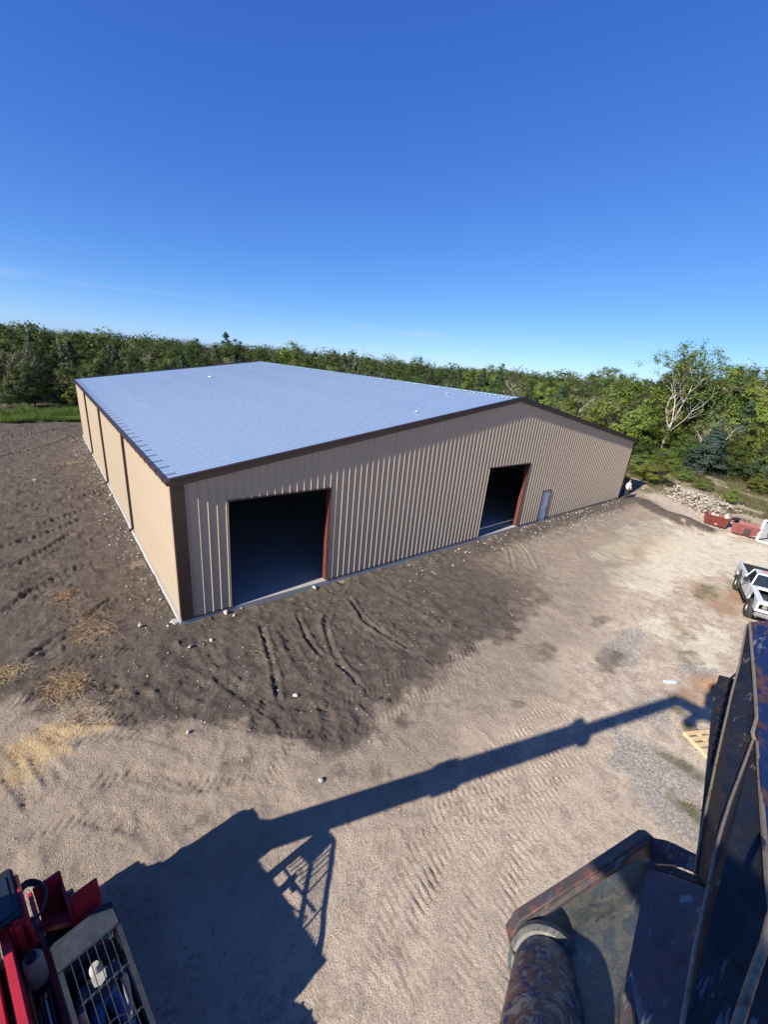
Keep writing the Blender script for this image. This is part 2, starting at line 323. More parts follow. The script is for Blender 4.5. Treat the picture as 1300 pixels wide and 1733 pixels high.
for q in [[(1180, 930), (1080, 1000), (960, 1120), (880, 1250), (820, 1400), (790, 1560), (780, 1733)], [(1210, 945), (1110, 1020), (1000, 1140), (930, 1270), (880, 1400), (850, 1540)], [(620, 1733), (650, 1560), (720, 1400), (860, 1250), (1000, 1150), (1120, 1030)], [(430, 1360), (500, 1240), (640, 1230), (800, 1120)], [(420, 1100), (480, 1180), (600, 1230)], [(880, 1240), (800, 1350), (720, 1500), (690, 1733)], [(980, 1260), (900, 1400), (860, 1560), (850, 1733)], [(650, 1380), (900, 1300), (1080, 1180), (1180, 1020)],
          [(600, 1440), (850, 1360), (1050, 1260)], [(640, 1060), (760, 1080), (900, 1020), (1020, 940)], [(700, 1180), (860, 1150), (1000, 1050), (1080, 960)], [(760, 1400), (700, 1560), (660, 1733)], [(250, 1300), (420, 1340), (640, 1400)], [(160, 1330), (260, 1420), (340, 1520)]]:
    track(q, .38, .012, .17, .010, z=-.5)
for q in [[(330, 1130), (420, 1180), (560, 1200), (700, 1130)], [(250, 1140), (300, 1200), (420, 1230), (560, 1240)], [(470, 1060), (520, 1150), (640, 1200)], [(600, 1030), (680, 1110), (760, 1120), (880, 1060)], [(640, 1000), (760, 1060), (900, 990)], [(330, 1080), (380, 1160), (480, 1220), (500, 1290)], [(60, 1150), (160, 1120), (260, 1100)], [(30, 1240), (120, 1260), (240, 1240), (330, 1270)], [(120, 1340), (220, 1310), (330, 1330), (450, 1300)], [(30, 1420), (150, 1380), (260, 1400)], [(540, 1270), (560, 1230), (540, 1170)], [(430, 1260), (440, 1200), (450, 1160)]]:
    track(q, .34, .02, .19, .014, z=-.45, side=.7)
# dirt berm behind the front right corner
bm_ = [at_ground(1075, 850, -.2), at_ground(1115, 872, -.2), at_ground(1150, 885, -.2), at_ground(1180, 892, -.3)]
for p, q in zip(bm_[:-1], bm_[1:]):
    for t in np.linspace(0, 1, 5):
        c = p.lerp(q, t); g_ = np.exp(-((X-c.x-.8)**2+(Y-c.y)**2)/1.1); Z += .10*g_; dark = np.maximum(dark, np.clip(g_*1.6, 0, 1)*sst(.3, .6, fbm(X, Y, .8, 90)+.15))
Z[inside] = np.minimum(Z[inside], -.35)
ZI = Z
def gz(x, y):
    i = np.clip(np.searchsorted(gx, x)-1, 0, len(gx)-2); j = np.clip(np.searchsorted(gy, y)-1, 0, len(gy)-2)
    u = (x-gx[i])/(gx[i+1]-gx[i]); v = (y-gy[j])/(gy[j+1]-gy[j])
    return (ZI[i, j]*(1-u)+ZI[i+1, j]*u)*(1-v)+(ZI[i, j+1]*(1-u)+ZI[i+1, j+1]*u)*v
nx, ny = X.shape
me = bpy.data.meshes.new('ground')
me.vertices.add(nx*ny); me.vertices.foreach_set('co', np.stack([X, Y, Z], -1).astype(np.float32).ravel())
idx = np.arange(nx*ny, dtype=np.int32).reshape(nx, ny)
q_ = np.stack([idx[:-1, :-1], idx[1:, :-1], idx[1:, 1:], idx[:-1, 1:]], -1).reshape(-1, 4)
me.loops.add(q_.size); me.loops.foreach_set('vertex_index', q_.ravel()); me.polygons.add(len(q_)); me.polygons.foreach_set('loop_start', np.arange(len(q_), dtype=np.int32)*4)
me.polygons.foreach_set('use_smooth', np.ones(len(q_), bool)); me.update(calc_edges=True)
def attr(name, a, b, c):
    at_ = me.attributes.new(name, 'FLOAT_COLOR', 'POINT')
    at_.data.foreach_set('color', np.stack([a, b, c, np.ones_like(a)], -1).astype(np.float32).ravel())
attr('zone_a', dark, pale, grass); attr('zone_b', hay, redst, gravel)
def ground_mat():
    m, nt, b = nodes('yard_ground'); v = objvec(nt); b.inputs['Roughness'].default_value = .95; b.inputs['Specular IOR Level'].default_value = .15
    def at_(n):
        a = nt.nodes.new('ShaderNodeAttribute'); a.attribute_name = n; s = nt.nodes.new('ShaderNodeSeparateColor'); L(nt, a.outputs['Color'], s.inputs[0]); return s.outputs
    A, B = at_('zone_a'), at_('zone_b')
    big = noise(nt, .35, 6, .6, .4, v); mid = noise(nt, 2.2, 8, .7, .5, v); fine = noise(nt, 14, 8, .75, .3, v); grit = noise(nt, 60, 3, .7, 0, v)
    var = math_(nt, 'MULTIPLY_ADD', fine, .5, math_(nt, 'MULTIPLY', mid, .5))
    brk = math_(nt, 'SUBTRACT', math_(nt, 'MULTIPLY_ADD', fine, .55, math_(nt, 'MULTIPLY', mid, .55)), .55)
    def mask(s, k=1.6): # break a soft mask with noise
        return ramp(nt, math_(nt, 'MULTIPLY_ADD', brk, k, s), [(.32, 0), (.62, 1)])
    light = mixc(nt, ramp(nt, math_(nt, 'MULTIPLY_ADD', grit, .25, math_(nt, 'MULTIPLY', var, .75)), [(.38, 0), (.54, 1)]), (.235, .185, .135), (.59, .48, .365))
    light = mixc(nt, ramp(nt, big, [(.45, 0), (.65, .45)]), light, (.42, .345, .265))
    dv = math_(nt, 'MULTIPLY_ADD', grit, .35, math_(nt, 'MULTIPLY', var, .65))
    darkc = mixc(nt, ramp(nt, dv, [(.40, 0), (.60, 1)]), (.040, .031, .025), (.175, .145, .116))
    darkc = mixc(nt, ramp(nt, big, [(.4, 0), (.7, .5)]), darkc, (.115, .092, .076))
    palec = mixc(nt, ramp(nt, var, [(.38, 0), (.6, 1)]), (.48, .41, .29), (.76, .69, .53))
    hayc = mixc(nt, var, (.36, .25, .12), (.60, .44, .24))
    redc = mixc(nt, var, (.22, .13, .08), (.46, .31, .21))
    grc = mixc(nt, ramp(nt, var, [(.35, 0), (.65, 1)]), (.07, .075, .028), (.19, .165, .08))
    gravc = mixc(nt, ramp(nt, fine, [(.42, 0), (.6, 1)]), (.25, .215, .175), (.50, .455, .385))
    c = mixc(nt, mask(B[2], 1.2), light, gravc)
    c = mixc(nt, mask(A[1], 1.8), c, palec)
    c = mixc(nt, ramp(nt, math_(nt, 'MULTIPLY_ADD', brk, 1.9, A[0]), [(.22, 0), (.75, 1)]), c, darkc)
    soft = lambda s, k, m: ramp(nt, math_(nt, 'MULTIPLY_ADD', brk, k, math_(nt, 'MULTIPLY', s, m)), [(.28, 0), (.85, .9)])
    c = mixc(nt, soft(B[0], 3.0, .8), c, hayc); c = mixc(nt, soft(B[1], 3.2, .75), c, redc); c = mixc(nt, ramp(nt, math_(nt, 'MULTIPLY_ADD', brk, 3.4, math_(nt, 'MULTIPLY', A[2], .75)), [(.30, 0), (.85, .9)]), c, grc)
    # white stone flecks
    vo = nt.nodes.new('ShaderNodeTexVoronoi'); vo.inputs['Scale'].default_value = 9; L(nt, v, vo.inputs['Vector'])
    fl = ramp(nt, vo.outputs['Distance'], [(.07, 1), (.13, 0)])
    sel = ramp(nt, math_(nt, 'ADD', noise(nt, 3, 3, .6, 0, v), math_(nt, 'MULTIPLY', nt.nodes.new('ShaderNodeValue').outputs[0], 0)), [(.55, 0), (.6, 1)])
    c = mixc(nt, math_(nt, 'MULTIPLY', fl, sel), c, (.50, .46, .41))
    vd = nt.nodes.new('ShaderNodeTexVoronoi'); vd.inputs['Scale'].default_value = 6.5; vd.inputs['Randomness'].default_value = 1; L(nt, v, vd.inputs['Vector'])
    fd = math_(nt, 'MULTIPLY', ramp(nt, vd.outputs['Distance'], [(.06, 1), (.20, 0)]), ramp(nt, noise(nt, 2.1, 4, .7, .3, v), [(.50, 0), (.58, .7)]))
    c = mixc(nt, fd, c, (.085, .066, .05))
    L(nt, c, b.inputs['Base Color'])
    # tyre-lug squiggles: warped ridged bands
    wv = nt.nodes.new('ShaderNodeTexWave'); wv.inputs['Scale'].default_value = 4.2; wv.inputs['Distortion'].default_value = 22; wv.inputs['Detail'].default_value = 3; wv.inputs['Detail Scale'].default_value = 1.3; wv.inputs['Detail Roughness'].default_value = .6
    mp = nt.nodes.new('ShaderNodeMapping'); mp.inputs['Rotation'].default_value = (0, 0, .7); L(nt, v, mp.inputs[0]); L(nt, mp.outputs[0], wv.inputs[0])
    rid = ramp(nt, wv.outputs['Fac'], [(.0, 0), (.45, .8), (.6, 1)])
    wsel = ramp(nt, noise(nt, .8, 3, .5, 0, v), [(.42, .1), (.58, 1)])
    h = math_(nt, 'MULTIPLY_ADD', math_(nt, 'MULTIPLY', rid, wsel), .30, math_(nt, 'MULTIPLY_ADD', mid, 1.2, math_(nt, 'MULTIPLY_ADD', fine, 1.7, math_(nt, 'MULTIPLY', grit, .7))))
    bump(nt, b, h, 1.0, .05)
    return m
me.materials.append(ground_mat()); tag(link('ground', me), 'bare dirt yard, dark loose soil round the shed and pale packed ground', kind='structure')
# ------------------------------------------------------------------ the shed
shed = empty('metal_shed', (0, 0, 0), 0, 'large tan metal shed with silver roof, brown trim and two open bays', 'building')
F = .3048; SHEET = 3*F
RIBP = [(0, 0), (.02, .034), (.045, .034), (.067, 0)]
def sheet_profile():
    pts = []
    for k in range(3):
        x0 = k*F + .10
        pts += [(x0, 0), (x0+.024, .032), (x0+.044, .032), (x0+.066, 0)]
    return [(0, 0)] + pts + [(SHEET, 0)]
PROF = sheet_profile()
def wall_sheet(h_lo, h_hi):
    """h_lo/h_hi: functions of local x; faces -Y"""
    mb = MB(); vs = []
    for x, d in PROF: vs += [(x, -d, h_lo(x)), (x, -d, h_hi(x))]
    mb.add(vs, [(2*i, 2*i+2, 2*i+3, 2*i+1) for i in range(len(PROF)-1)]); return mb
openings = [(1.70, 5.97, 4.30), (16.55, 20.75, 4.30), (23.10, 24.10, 2.17)]
rake = lambda x: HE + (HR-HE)*(1 - abs(x-BW/2)/(BW/2)) - .03
fw = lambda: None
EAVE_EDGES = sorted(set([0.0, BW] + [v for o in openings for v in o[:2]] + [BW/2]))
NS = 40
for k in range(NS):
    x0 = k*SHEET; x1 = min(x0+SHEET, BW)
    # clip profile into pieces at opening edges
    cuts = [x0] + [v for v in EAVE_EDGES if x0+1e-3 < v < x1-1e-3] + [x1]
    mb = MB()
    for a, b in zip(cuts[:-1], cuts[1:]):
        mid = (a+b)/2; zlo = 0.02
        for (l_, r_, h_) in openings:
            if l_ < mid < r_: zlo = h_
        xs = [a] + [x0+p for p, _ in PROF if a < x0+p < b] + [b]
        ds = [np.interp(x-x0, [p for p, _ in PROF], [d for _, d in PROF]) for x in xs]
        vs = []
        for x, d in zip(xs, ds): vs += [(x, -d-.03, zlo), (x, -d-.03, rake(x))]
        mb.add(vs, [(2*i, 2*i+2, 2*i+3, 2*i+1) for i in range(len(xs)-1)])
    mb.build('wall_sheet', tan, shed)
side = wall_sheet(lambda x: .02, lambda x: HE).mesh('wall_sheet', tan)
for k in range(NS):
    o = link('wall_sheet', side, shed); o.location = (-.03, (k+1)*SHEET, 0); o.rotation_euler = (0, 0, -math.pi/2)
MB().box((BW, .02, .02), (BW+.03, BL, HE)).build('side_wall', tan, shed)
mb = MB(); mb.prism([(0, BL+.03, .02), (BW, BL+.03, .02), (BW, BL+.03, HE-.03), (BW/2, BL+.03, HR-.03), (0, BL+.03, HE-.03)], (0, -.03, 0)); mb.build('back_wall', tan, shed)
# roof sheets
sl = math.hypot(BW/2, HR-HE); ang = math.atan2(HR-HE, BW/2)
rs = MB(); vs = []
for x, d in PROF: vs += [(-.06, x, d*.9), (sl, x, d*.9)]
rs.add(vs, [(2*i, 2*i+1, 2*i+3, 2*i+2) for i in range(len(PROF)-1)])
for x, d in [(0, 0)]: pass
rme = rs.mesh('roof_sheet', roofm)
for k in range(NS):
    o = link('roof_sheet', rme, shed); o.location = (0, k*SHEET, HE+.02); o.rotation_euler = (0, -ang, 0)
for k in range(NS):
    o = link('roof_sheet', rme, shed); o.location = (BW, (k+1)*SHEET, HE+.02); o.rotation_euler = (0, -ang, math.pi)
mb = MB()
for s in (-1, 1): mb.prism([(BW/2, -.02, HR+.075), (BW/2+s*.25, -.02, HR+.035), (BW/2+s*.25, -.02, HR+.025), (BW/2, -.02, HR+.065)], (0, BL+.04, 0))
mb.build('ridge_cap', roofm, shed)
# rake trims with depth, gutter, corner trims, downspouts
def rake_trim(y0, y1, nm='rake_trim'):
    for s in (0, 1):
        ax = -.10 if s == 0 else BW+.10; z0 = HE+.06-.10*(HR-HE)/(BW/2); mx = BW/2
        poly = [(ax, z0+.035), (mx, HR+.095), (mx, HR-.16), (ax, z0-.23)]
        MB().prism([(x, y0, z) for x, z in poly], (0, y1-y0, 0)).build(nm, brown, shed)
        lip = [(ax, z0+.060), (mx, HR+.12), (mx, HR+.088), (ax, z0+.028)]
        MB().prism([(x, y0-.012, z) for x, z in lip], (0, .12, 0)).build('rake_cap', brown, shed)
rake_trim(-.165, -.040); rake_trim(BL+.045, BL+.16)
MB().box((-.20, -.13, HE-.15), (-.045, BL+.1, HE+.015)).build('gutter', brown, shed, bevel=.012)
MB().box((BW+.045, -.13, HE-.15), (BW+.20, BL+.1, HE+.015)).build('gutter', brown, shed, bevel=.012)
strap = MB(); strap.bar((-.19, 0, HE+.045), (.24, 0, HE+.114), .045, .014); strap.box((-.215, -.022, HE-.17), (-.20, .022, HE+.03)); stm = strap.mesh('gutter_strap', brown)
for k in range(NS):
    link('gutter_strap', stm, shed, (0, k*SHEET+.46, 0))
for (a, b) in (((-.075, -.075), (.36, .0)),):
    MB().box((-.078, -.078, 0), (.33, -.034, HE-.05)).build('corner_trim', brown, shed)
    MB().box((-.078, -.033, 0), (-.034, .12, HE-.18)).build('corner_trim', brown, shed)
MB().box((BW-.12, -.078, 0), (BW+.09, -.034, HE-.1)).build('corner_trim', brown, shed)
MB().box((-.078, BL-.15, 0), (-.034, BL+.08, HE-.18)).build('corner_trim', brown, shed)
for k in (1, 2, 3):
    y = k*30*F
    mb = MB(); mb.box((-.175, y-.07, .12), (-.066, y+.07, HE-.17)); mb.bar((-.12, y, .16), (-.30, y, .03), .12, .10)
    d = mb.build('downspout', brown, shed, bevel=.01)
# base trim and slab
MB().box((.33, -.075, -.005), (1.70, -.066, .03)).build('base_trim', brown, shed)
MB().box((5.97, -.075, -.005), (16.55, -.066, .03)).build('base_trim', brown, shed)
MB().box((20.75, -.075, -.005), (23.1, -.066, .03)).build('base_trim', brown, shed)
MB().box((24.1, -.075, -.005), (BW-.12, -.066, .03)).build('base_trim', brown, shed)
mb = MB(); mb.box((-.13, -.060, -.9), (BW+.06, BL+.06, -.012)); mb.build('slab', conc, shed)
# door openings: header and jamb trims, red frame channels
for (l_, r_, h_) in openings[:2]:
    for x in (l_, r_):
        s = 1 if x == l_ else -1
        MB().box((min(x, x+s*.02), -.072, 0), (max(x, x+s*.02), .0, h_)).build('jamb_trim', brown if s < 0 else tan, shed)
        MB().box((min(x+s*.0, x+s*.06) if s > 0 else x-.06, .01, 0), (x+.06 if s > 0 else x, .24, h_-.02)).build('door_jamb', redox, shed)
    MB().box((l_-.02, -.072, h_), (r_+.02, -.0, h_+.05)).build('header_trim', brown, shed)
    MB().box((l_, .01, h_), (r_, .22, h_+.2)).build('door_header', redox, shed)
# door bottom dirt ramp lip
wd = empty('walk_door', (0, 0, 0)); wd.parent = shed
MB().box((23.13, -.04, .02), (24.07, -.10+.04, 2.14)).build('door_leaf', mat('grey_blue_door', (.36, .42, .50), (.30, .36, .44), 2, .45), wd)
mb = MB(); mb.box((23.07, -.085, 0), (23.13, -.01, 2.2)); mb.box((24.07, -.085, 0), (24.13, -.01, 2.2)); mb.box((23.131, -.085, 2.14), (24.069, -.01, 2.2)); mb.build('door_frame', brown, wd)
for z in (.3, 1.05, 1.8): MB().box((24.02, -.10, z), (24.065, -.088, z+.11)).build('hinge', galv, wd)
MB().tube([(23.22, -.06, 1.0), (23.22, -.14, 1.0), (23.34, -.15, 1.0)], .016, 8).build('door_handle', chrome, wd)
for s in (0, 1):
    x_ = 0 if s == 0 else BW; g_ = 1 if s == 0 else -1
    MB().prism([(x_+g_*.01, .05, HE-.2), (x_+g_*.12, .05, HE-.2), (x_+g_*.12, .05, HE+.035), (x_+g_*.01, .05, HE+.018)], (0, BL-.1, 0)).build('eave_light_block', redox, shed)  # added strip, stops sunlight leaking in under the roof edge
for y_ in (.04, BL-.12): MB().prism([(.13, y_, HE-.3), (BW-.13, y_, HE-.3), (BW-.13, y_, HE+.035), (BW/2, y_, HR+.01), (.13, y_, HE+.035)], (0, .008, 0)).build('gable_closure', redox, shed) if y_ > 1 else None
# interior red iron frames
for k in range(1, 5):
    y = k*30*F - (.3 if k == 4 else 0); 
    for s in (0, 1):
        x0 = .25 if s == 0 else BW-.25; sg = 1 if s == 0 else -1
        MB().prism([(x0, y-.1, 0), (x0+sg*.3, y-.1, 0), (x0+sg*.75, y-.1, HE-.35), (x0, y-.1, HE-.35)], (0, .2, 0)).build('frame_column', redox, shed)
        MB().prism([(x0, y-.1, HE-.34), (x0+sg*.75, y-.1, HE-.75), (BW/2, y-.1, HR-1.0), (BW/2, y-.1, HR-.45)], (0, .2, 0)).build('rafter', redox, shed)
for k in range(6):
    for s in (0, 1):
        t = (k+.5)/6; x = BW/2*t if s == 0 else BW-BW/2*t; z = HE+(HR-HE)*t-.22
        MB().box((x-.04, .2, z-.1), (x+.04, BL-.2, z+.1)).build('purlin', redox, shed)
for z in (2.2, 4.55): MB().box((.05, .03, z), (BW-.05, .045, z+.0)) 
# roof scraps
for (px, py, lb, sz) in [(355, 638, 'small white scrap lying on the silver roof near its far ridge', .34), (705, 697, 'small white scrap on the silver roof near the gable edge', .22), (757, 666, 'tiny white scrap on the silver roof just below the ridge line', .14)]:
    # intersect with roof plane
    d = (_f + CR*((px-650)/FPX) - CU*((py-866.5)/FPX)); m_ = (HR-HE)/(BW/2)
    t = (HE+.08 + m_*CAM.x - CAM.z)/(d.z - m_*d.x); p = CAM + d*t
    mb = MB(); pts = [(math.cos(a)*sz*(.5+.5*random.random()), math.sin(a)*sz*.6*(.5+.5*random.random()), .01+random.random()*.03) for a in np.linspace(0, 5.4, 7)]
    mb.prism(pts, (0, 0, .012)); o = mb.build('paper_scrap', paper); o.location = p; o.rotation_euler = (0, -ang, 1); tag(o, lb, 'scrap')
# ------------------------------------------------------------------ vegetation
def leaf_mat(name, c1, c2, tr=.35):
    m, nt, b = nodes(name); v = objvec(nt)
    oi = nt.nodes.new('ShaderNodeObjectInfo')
    n = noise(nt, .9, 4, .6, 0, v); n2 = noise(nt, 2.6, 3, .6, 0, v)
    f = math_(nt, 'MULTIPLY_ADD', n2, .6, math_(nt, 'MULTIPLY', n, .5))
    c = mixc(nt, ramp(nt, f, [(.35, 0), (.75, 1)]), c1, c2)
    hs = nt.nodes.new('ShaderNodeHueSaturation'); L(nt, c, hs.inputs['Color'])
    L(nt, math_(nt, 'MULTIPLY_ADD', oi.outputs['Random'], .05, .475), hs.inputs['Hue'])
    rr = math_(nt, 'FRACT', math_(nt, 'MULTIPLY', oi.outputs['Random'], 17.3))
    L(nt, math_(nt, 'MULTIPLY_ADD', rr, .7, .65), hs.inputs['Value'])
    L(nt, hs.outputs[0], b.inputs['Base Color']); b.inputs['Roughness'].default_value = .65; b.inputs['Specular IOR Level'].default_value = .25
    t = nt.nodes.new('ShaderNodeBsdfTranslucent'); L(nt, hs.outputs[0], t.inputs[0])
    ms = nt.nodes.new('ShaderNodeMixShader'); ms.inputs[0].default_value = tr
    L(nt, b.outputs[0], ms.inputs[1]); L(nt, t.outputs[0], ms.inputs[2]); L(nt, ms.outputs[0], nt.nodes['Material Output'].inputs[0])
    return m
LM = {'oak': leaf_mat('oak_leaves', (.026, .048, .011), (.082, .122, .025)),
      'bright': leaf_mat('bright_leaves', (.07, .11, .02), (.175, .215, .036)),
      'olive': leaf_mat('olive_leaves', (.075, .09, .032), (.18, .185, .07)),
      'cedar': leaf_mat('cedar_needles', (.016, .034, .016), (.045, .075, .032), .15),
      'bluecedar': leaf_mat('blue_cedar_needles', (.03, .055, .04), (.08, .12, .085), .15)}
bark = mat('bark', (.07, .06, .05), (.04, .034, .03), 6, .9, 0, .5)
palebark = mat('pale_bark', (.38, .35, .31), (.22, .20, .17), 6, .85, 0, .5)
def leaves(cent, nrm, rad, n_per, size, g):
    """clumps: cent (k,3), outward nrm, clump radius"""
    k = len(cent); N = k*n_per
    c = np.repeat(cent, n_per, 0); r = np.repeat(rad, n_per)[:, None]; nn = np.repeat(nrm, n_per, 0)
    off = g.normal(size=(N, 3)); off /= np.linalg.norm(off, axis=1)[:, None]
    off = off*(g.random((N, 1))**.45); off[:, 2] *= .75
    p = c + off*r
    n = off*1.1 + nn*.9 + g.normal(size=(N, 3))*.26 + np.array([0, 0, .35]); n /= np.linalg.norm(n, axis=1)[:, None]
    t = np.cross(n, g.normal(size=(N, 3))); t /= np.linalg.norm(t, axis=1)[:, None]; b = np.cross(n, t)
    s = size*(.6+.8*g.random((N, 1)))
    e = g.random((N, 1))*.4+.6
    return np.stack([p-t*s, p-b*s*e*.6, p+t*s, p+b*s*e*.6], 1).reshape(-1, 3)
def limb(mb, p, d, r, l, depth, g, ends):
    n = 4; path = [Vector(p)]; rr = [r]; dd = Vector(d)
    for i in range(n):
        dd = (dd + Vector(g.normal(size=3)*.13)).normalized(); path.append(path[-1]+dd*l/n); rr.append(r*(1-.55*(i+1)/n))
    mb.tube(path, rr, 6 if depth else 7, cap=False); ends.append(path[-1])
    if depth < 2:
        for k in range(3 if depth else 4):
            a = g.random()*6.28; t = Vector((math.cos(a), math.sin(a), .55+.4*g.random())).normalized()
            limb(mb, path[int(g.integers(2, 5))], (dd*.5+t).normalized(), rr[3]*.7, l*.62, depth+1, g, ends)
def make_tree(kind, seed, H=11, Wd=7):
    g = np.random.default_rng(seed); mb = MB(); ends = []
    if 'cedar' in kind:
        mb.tube([(0, 0, -.5), (0, 0, H*.5), (.1, 0, H*.92)], [.16, .1, .02], 7)
        k = 110 if kind == 'cedar' else 190; t = g.random(k)**.8; a = g.random(k)*6.28
        rmax = Wd/2*(1-t)**.75*(.55+.5*np.abs(np.sin(a*2.3+seed)))+.12; rr = rmax*(.55+.5*g.random(k)); z = H*(.06+.93*t)
        cent = np.stack([np.cos(a)*rr, np.sin(a)*rr, z], 1); nrm = np.stack([np.cos(a), np.sin(a), np.full(k, .3)], 1)
        V = leaves(cent, nrm, .28+.5*(1-t), 42, .105, g)
    else:
        mb.tube([(0, 0, -.5), (.1, .05, H*.2), (-.1, .1, H*.42)], [.24, .2, .15], 8)
        for q in range(5):
            a = q*1.256+g.random(); limb(mb, (-.05, .1, H*(.22+.05*q)), Vector((math.cos(a), math.sin(a), .9)).normalized(), .12, H*.34, 0, g, ends)
        k = 120 if kind != 'olive' else 95
        u = g.normal(size=(k, 3)); u /= np.linalg.norm(u, axis=1)[:, None]
        lob = 1 + .22*np.sin(u[:, 0]*3.1+seed)*np.cos(u[:, 1]*2.7+seed*2) + .15*np.sin(u[:, 2]*5+seed*3)
        rr = (.5+.5*g.random(k)**.35)*lob
        cent = np.stack([u[:, 0]*Wd/2*rr, u[:, 1]*Wd/2*rr, H*.50 + u[:, 2]*H*.47*rr*np.where(u[:, 2] > 0, 1, .9)], 1)
        V = leaves(cent, u, .45+.75*g.random(k), 74 if kind != 'olive' else 50, .15, g)
        # sparse tip sprays at branch ends
    cr = quads_mesh('crown', V, LM[kind]); tr = mb.mesh('trunk', palebark if kind == 'olive' else bark, smooth=True)
    return cr, tr
TM = {}
for kd, n in (('oak', 4), ('bright', 3), ('olive', 3), ('cedar', 3), ('bluecedar', 1)):
    TM[kd] = [make_tree(kd, 31*i+hash_ , *((10, 5.0) if 'cedar' in kd else (11, 7.6))) for i, hash_ in zip(range(n), (3, 5, 8, 13))]
def put_tree(kind, x, y, h, wd=1, label=None, group=None, var=None, name=None):
    cr, tr = TM[kind][var if var is not None else random.randrange(len(TM[kind]))]
    H0 = 10 if 'cedar' in kind else 11; s = h/H0
    nm = name or {'oak': 'oak_tree', 'bright': 'leafy_tree', 'olive': 'sparse_tree', 'cedar': 'cedar_tree', 'bluecedar': 'cedar_tree'}[kind]
    e = empty(nm, (x, y, float(gz(x, y))-.1), random.random()*6.28, label, 'tree', group); e.scale = (s*wd, s*wd, s)
    link('crown', cr, e); link('trunk', tr, e); return e
def project(p):
    d = Vector(p)-CAM; z = d.dot(_f); return 650+FPX*d.dot(CR)/z, 866.5-FPX*d.dot(CU)/z, z
KL = {'oak': 'dark green oak', 'bright': 'bright green leafy tree', 'olive': 'thin olive tree', 'cedar': 'dark pointed cedar', 'bluecedar': 'blue-green cedar'}
def zone_lab(k, zone): return f'{KL[k]} {zone}', f'{k} trees {zone}'
placed = []
# skyline heights from the photograph along the picture: x pixel -> y pixel of tree tops
SKX = [-60, 0, 100, 160, 230, 300, 380, 440, 475, 500, 560, 620, 700, 760, 850, 910, 960, 1010, 1060, 1090, 1150, 1190, 1250, 1300, 1500]
SKY = [552, 551, 552, 570, 571, 563, 566, 574, 592, 580, 598, 596, 604, 618, 618, 632, 632, 626, 632, 640, 605, 622, 622, 634, 640]
def try_tree(x, y, row):
    for (a, b) in placed:
        if (a-x)**2+(b-y)**2 < 6.0: return
    px, py, dz = project((x, y, 6))
    if dz < 5 or px < -90 or px > 1400: return
    if -1 < x < BW+4 and y < BL+5: return
    target = np.interp(px, SKX, SKY) + (13 if px < 480 else 3)
    # height so that the crown top reaches the skyline
    lo, hi = 2., 22.
    for _ in range(16):
        mdl = (lo+hi)/2
        if project((x, y, mdl+float(gz(x, y))))[1] > target: lo = mdl
        else: hi = mdl
    hs_ = lo; f_ = {0: .70, 1: .86, 2: .98, 3: 1.02}[min(row, 3)]
    h = min(hs_*f_*(.84+.20*random.random()), 16)
    k = random.choices(['oak', 'cedar', 'bright', 'olive'], [8, 3, 1, 1] if px < 480 else [4, 3, 3, 4] if px < 900 else [3, 2, 4, 3])[0]
    zone = next(z for lim, z in ((70, 'above the grass strip at the left picture edge'), (140, 'above the grass strip beside the shed'), (290, 'behind the shed\'s far left corner'), (400, 'behind the left half of the far roof edge'), (480, 'behind the far end of the ridge'),
        (620, 'beyond the far third of the ridge'), (760, 'beyond the middle of the ridge'), (900, 'beyond the gable peak'), (1000, 'above the gable\'s right slope'), (1075, 'above the right gable corner'), (1180, 'around the half bare tree'), (9999, 'above the rubble and dumpsters')) if px < lim)
    zone += (', front rank' if row == 0 else ', second rank' if row == 1 else ', rear rank')
    lb, gr = zone_lab(k, zone); put_tree(k, x, y, h, 1.0+.25*random.random() if 'cedar' not in k else 1, lb, gr); placed.append((x, y))
# hero trees
def hero(k, px, py, h, lab, wd=1, z=.6, var=0, name=None):
    p = at_ground(px, py, z); put_tree(k, p.x, p.y, h, wd, lab, None, var, name); placed.append((p.x, p.y)); return p
hero('bluecedar', 1188, 806, 5.8, 'blue-green cedar with drooping boughs above the rubble pile', 1.9)
hero('bright', 1105, 815, 3.0, 'low bright green bush beside the shed\'s right corner', 1.6, name='bush')
hero('bright', 1262, 812, 7.2, 'yellow-green bushy tree at the right picture edge', 1.1, var=1)
hero('olive', 1225, 780, 13.2, 'wide grey-limbed tree with thin olive crown at upper right', 1.25, var=1)
hero('bright', 1040, 780, 10.5, 'bright green tree rising straight behind the right gable end', 1.1, var=2)
hero('cedar', 1202, 740, 14.5, 'dark spiky cedar top poking out behind the grey-limbed tree', .8, var=0)
hero('cedar', 385, 640, 13.6, 'dark round-headed cedar standing tallest behind the roof\'s left half', 1.3, var=1)
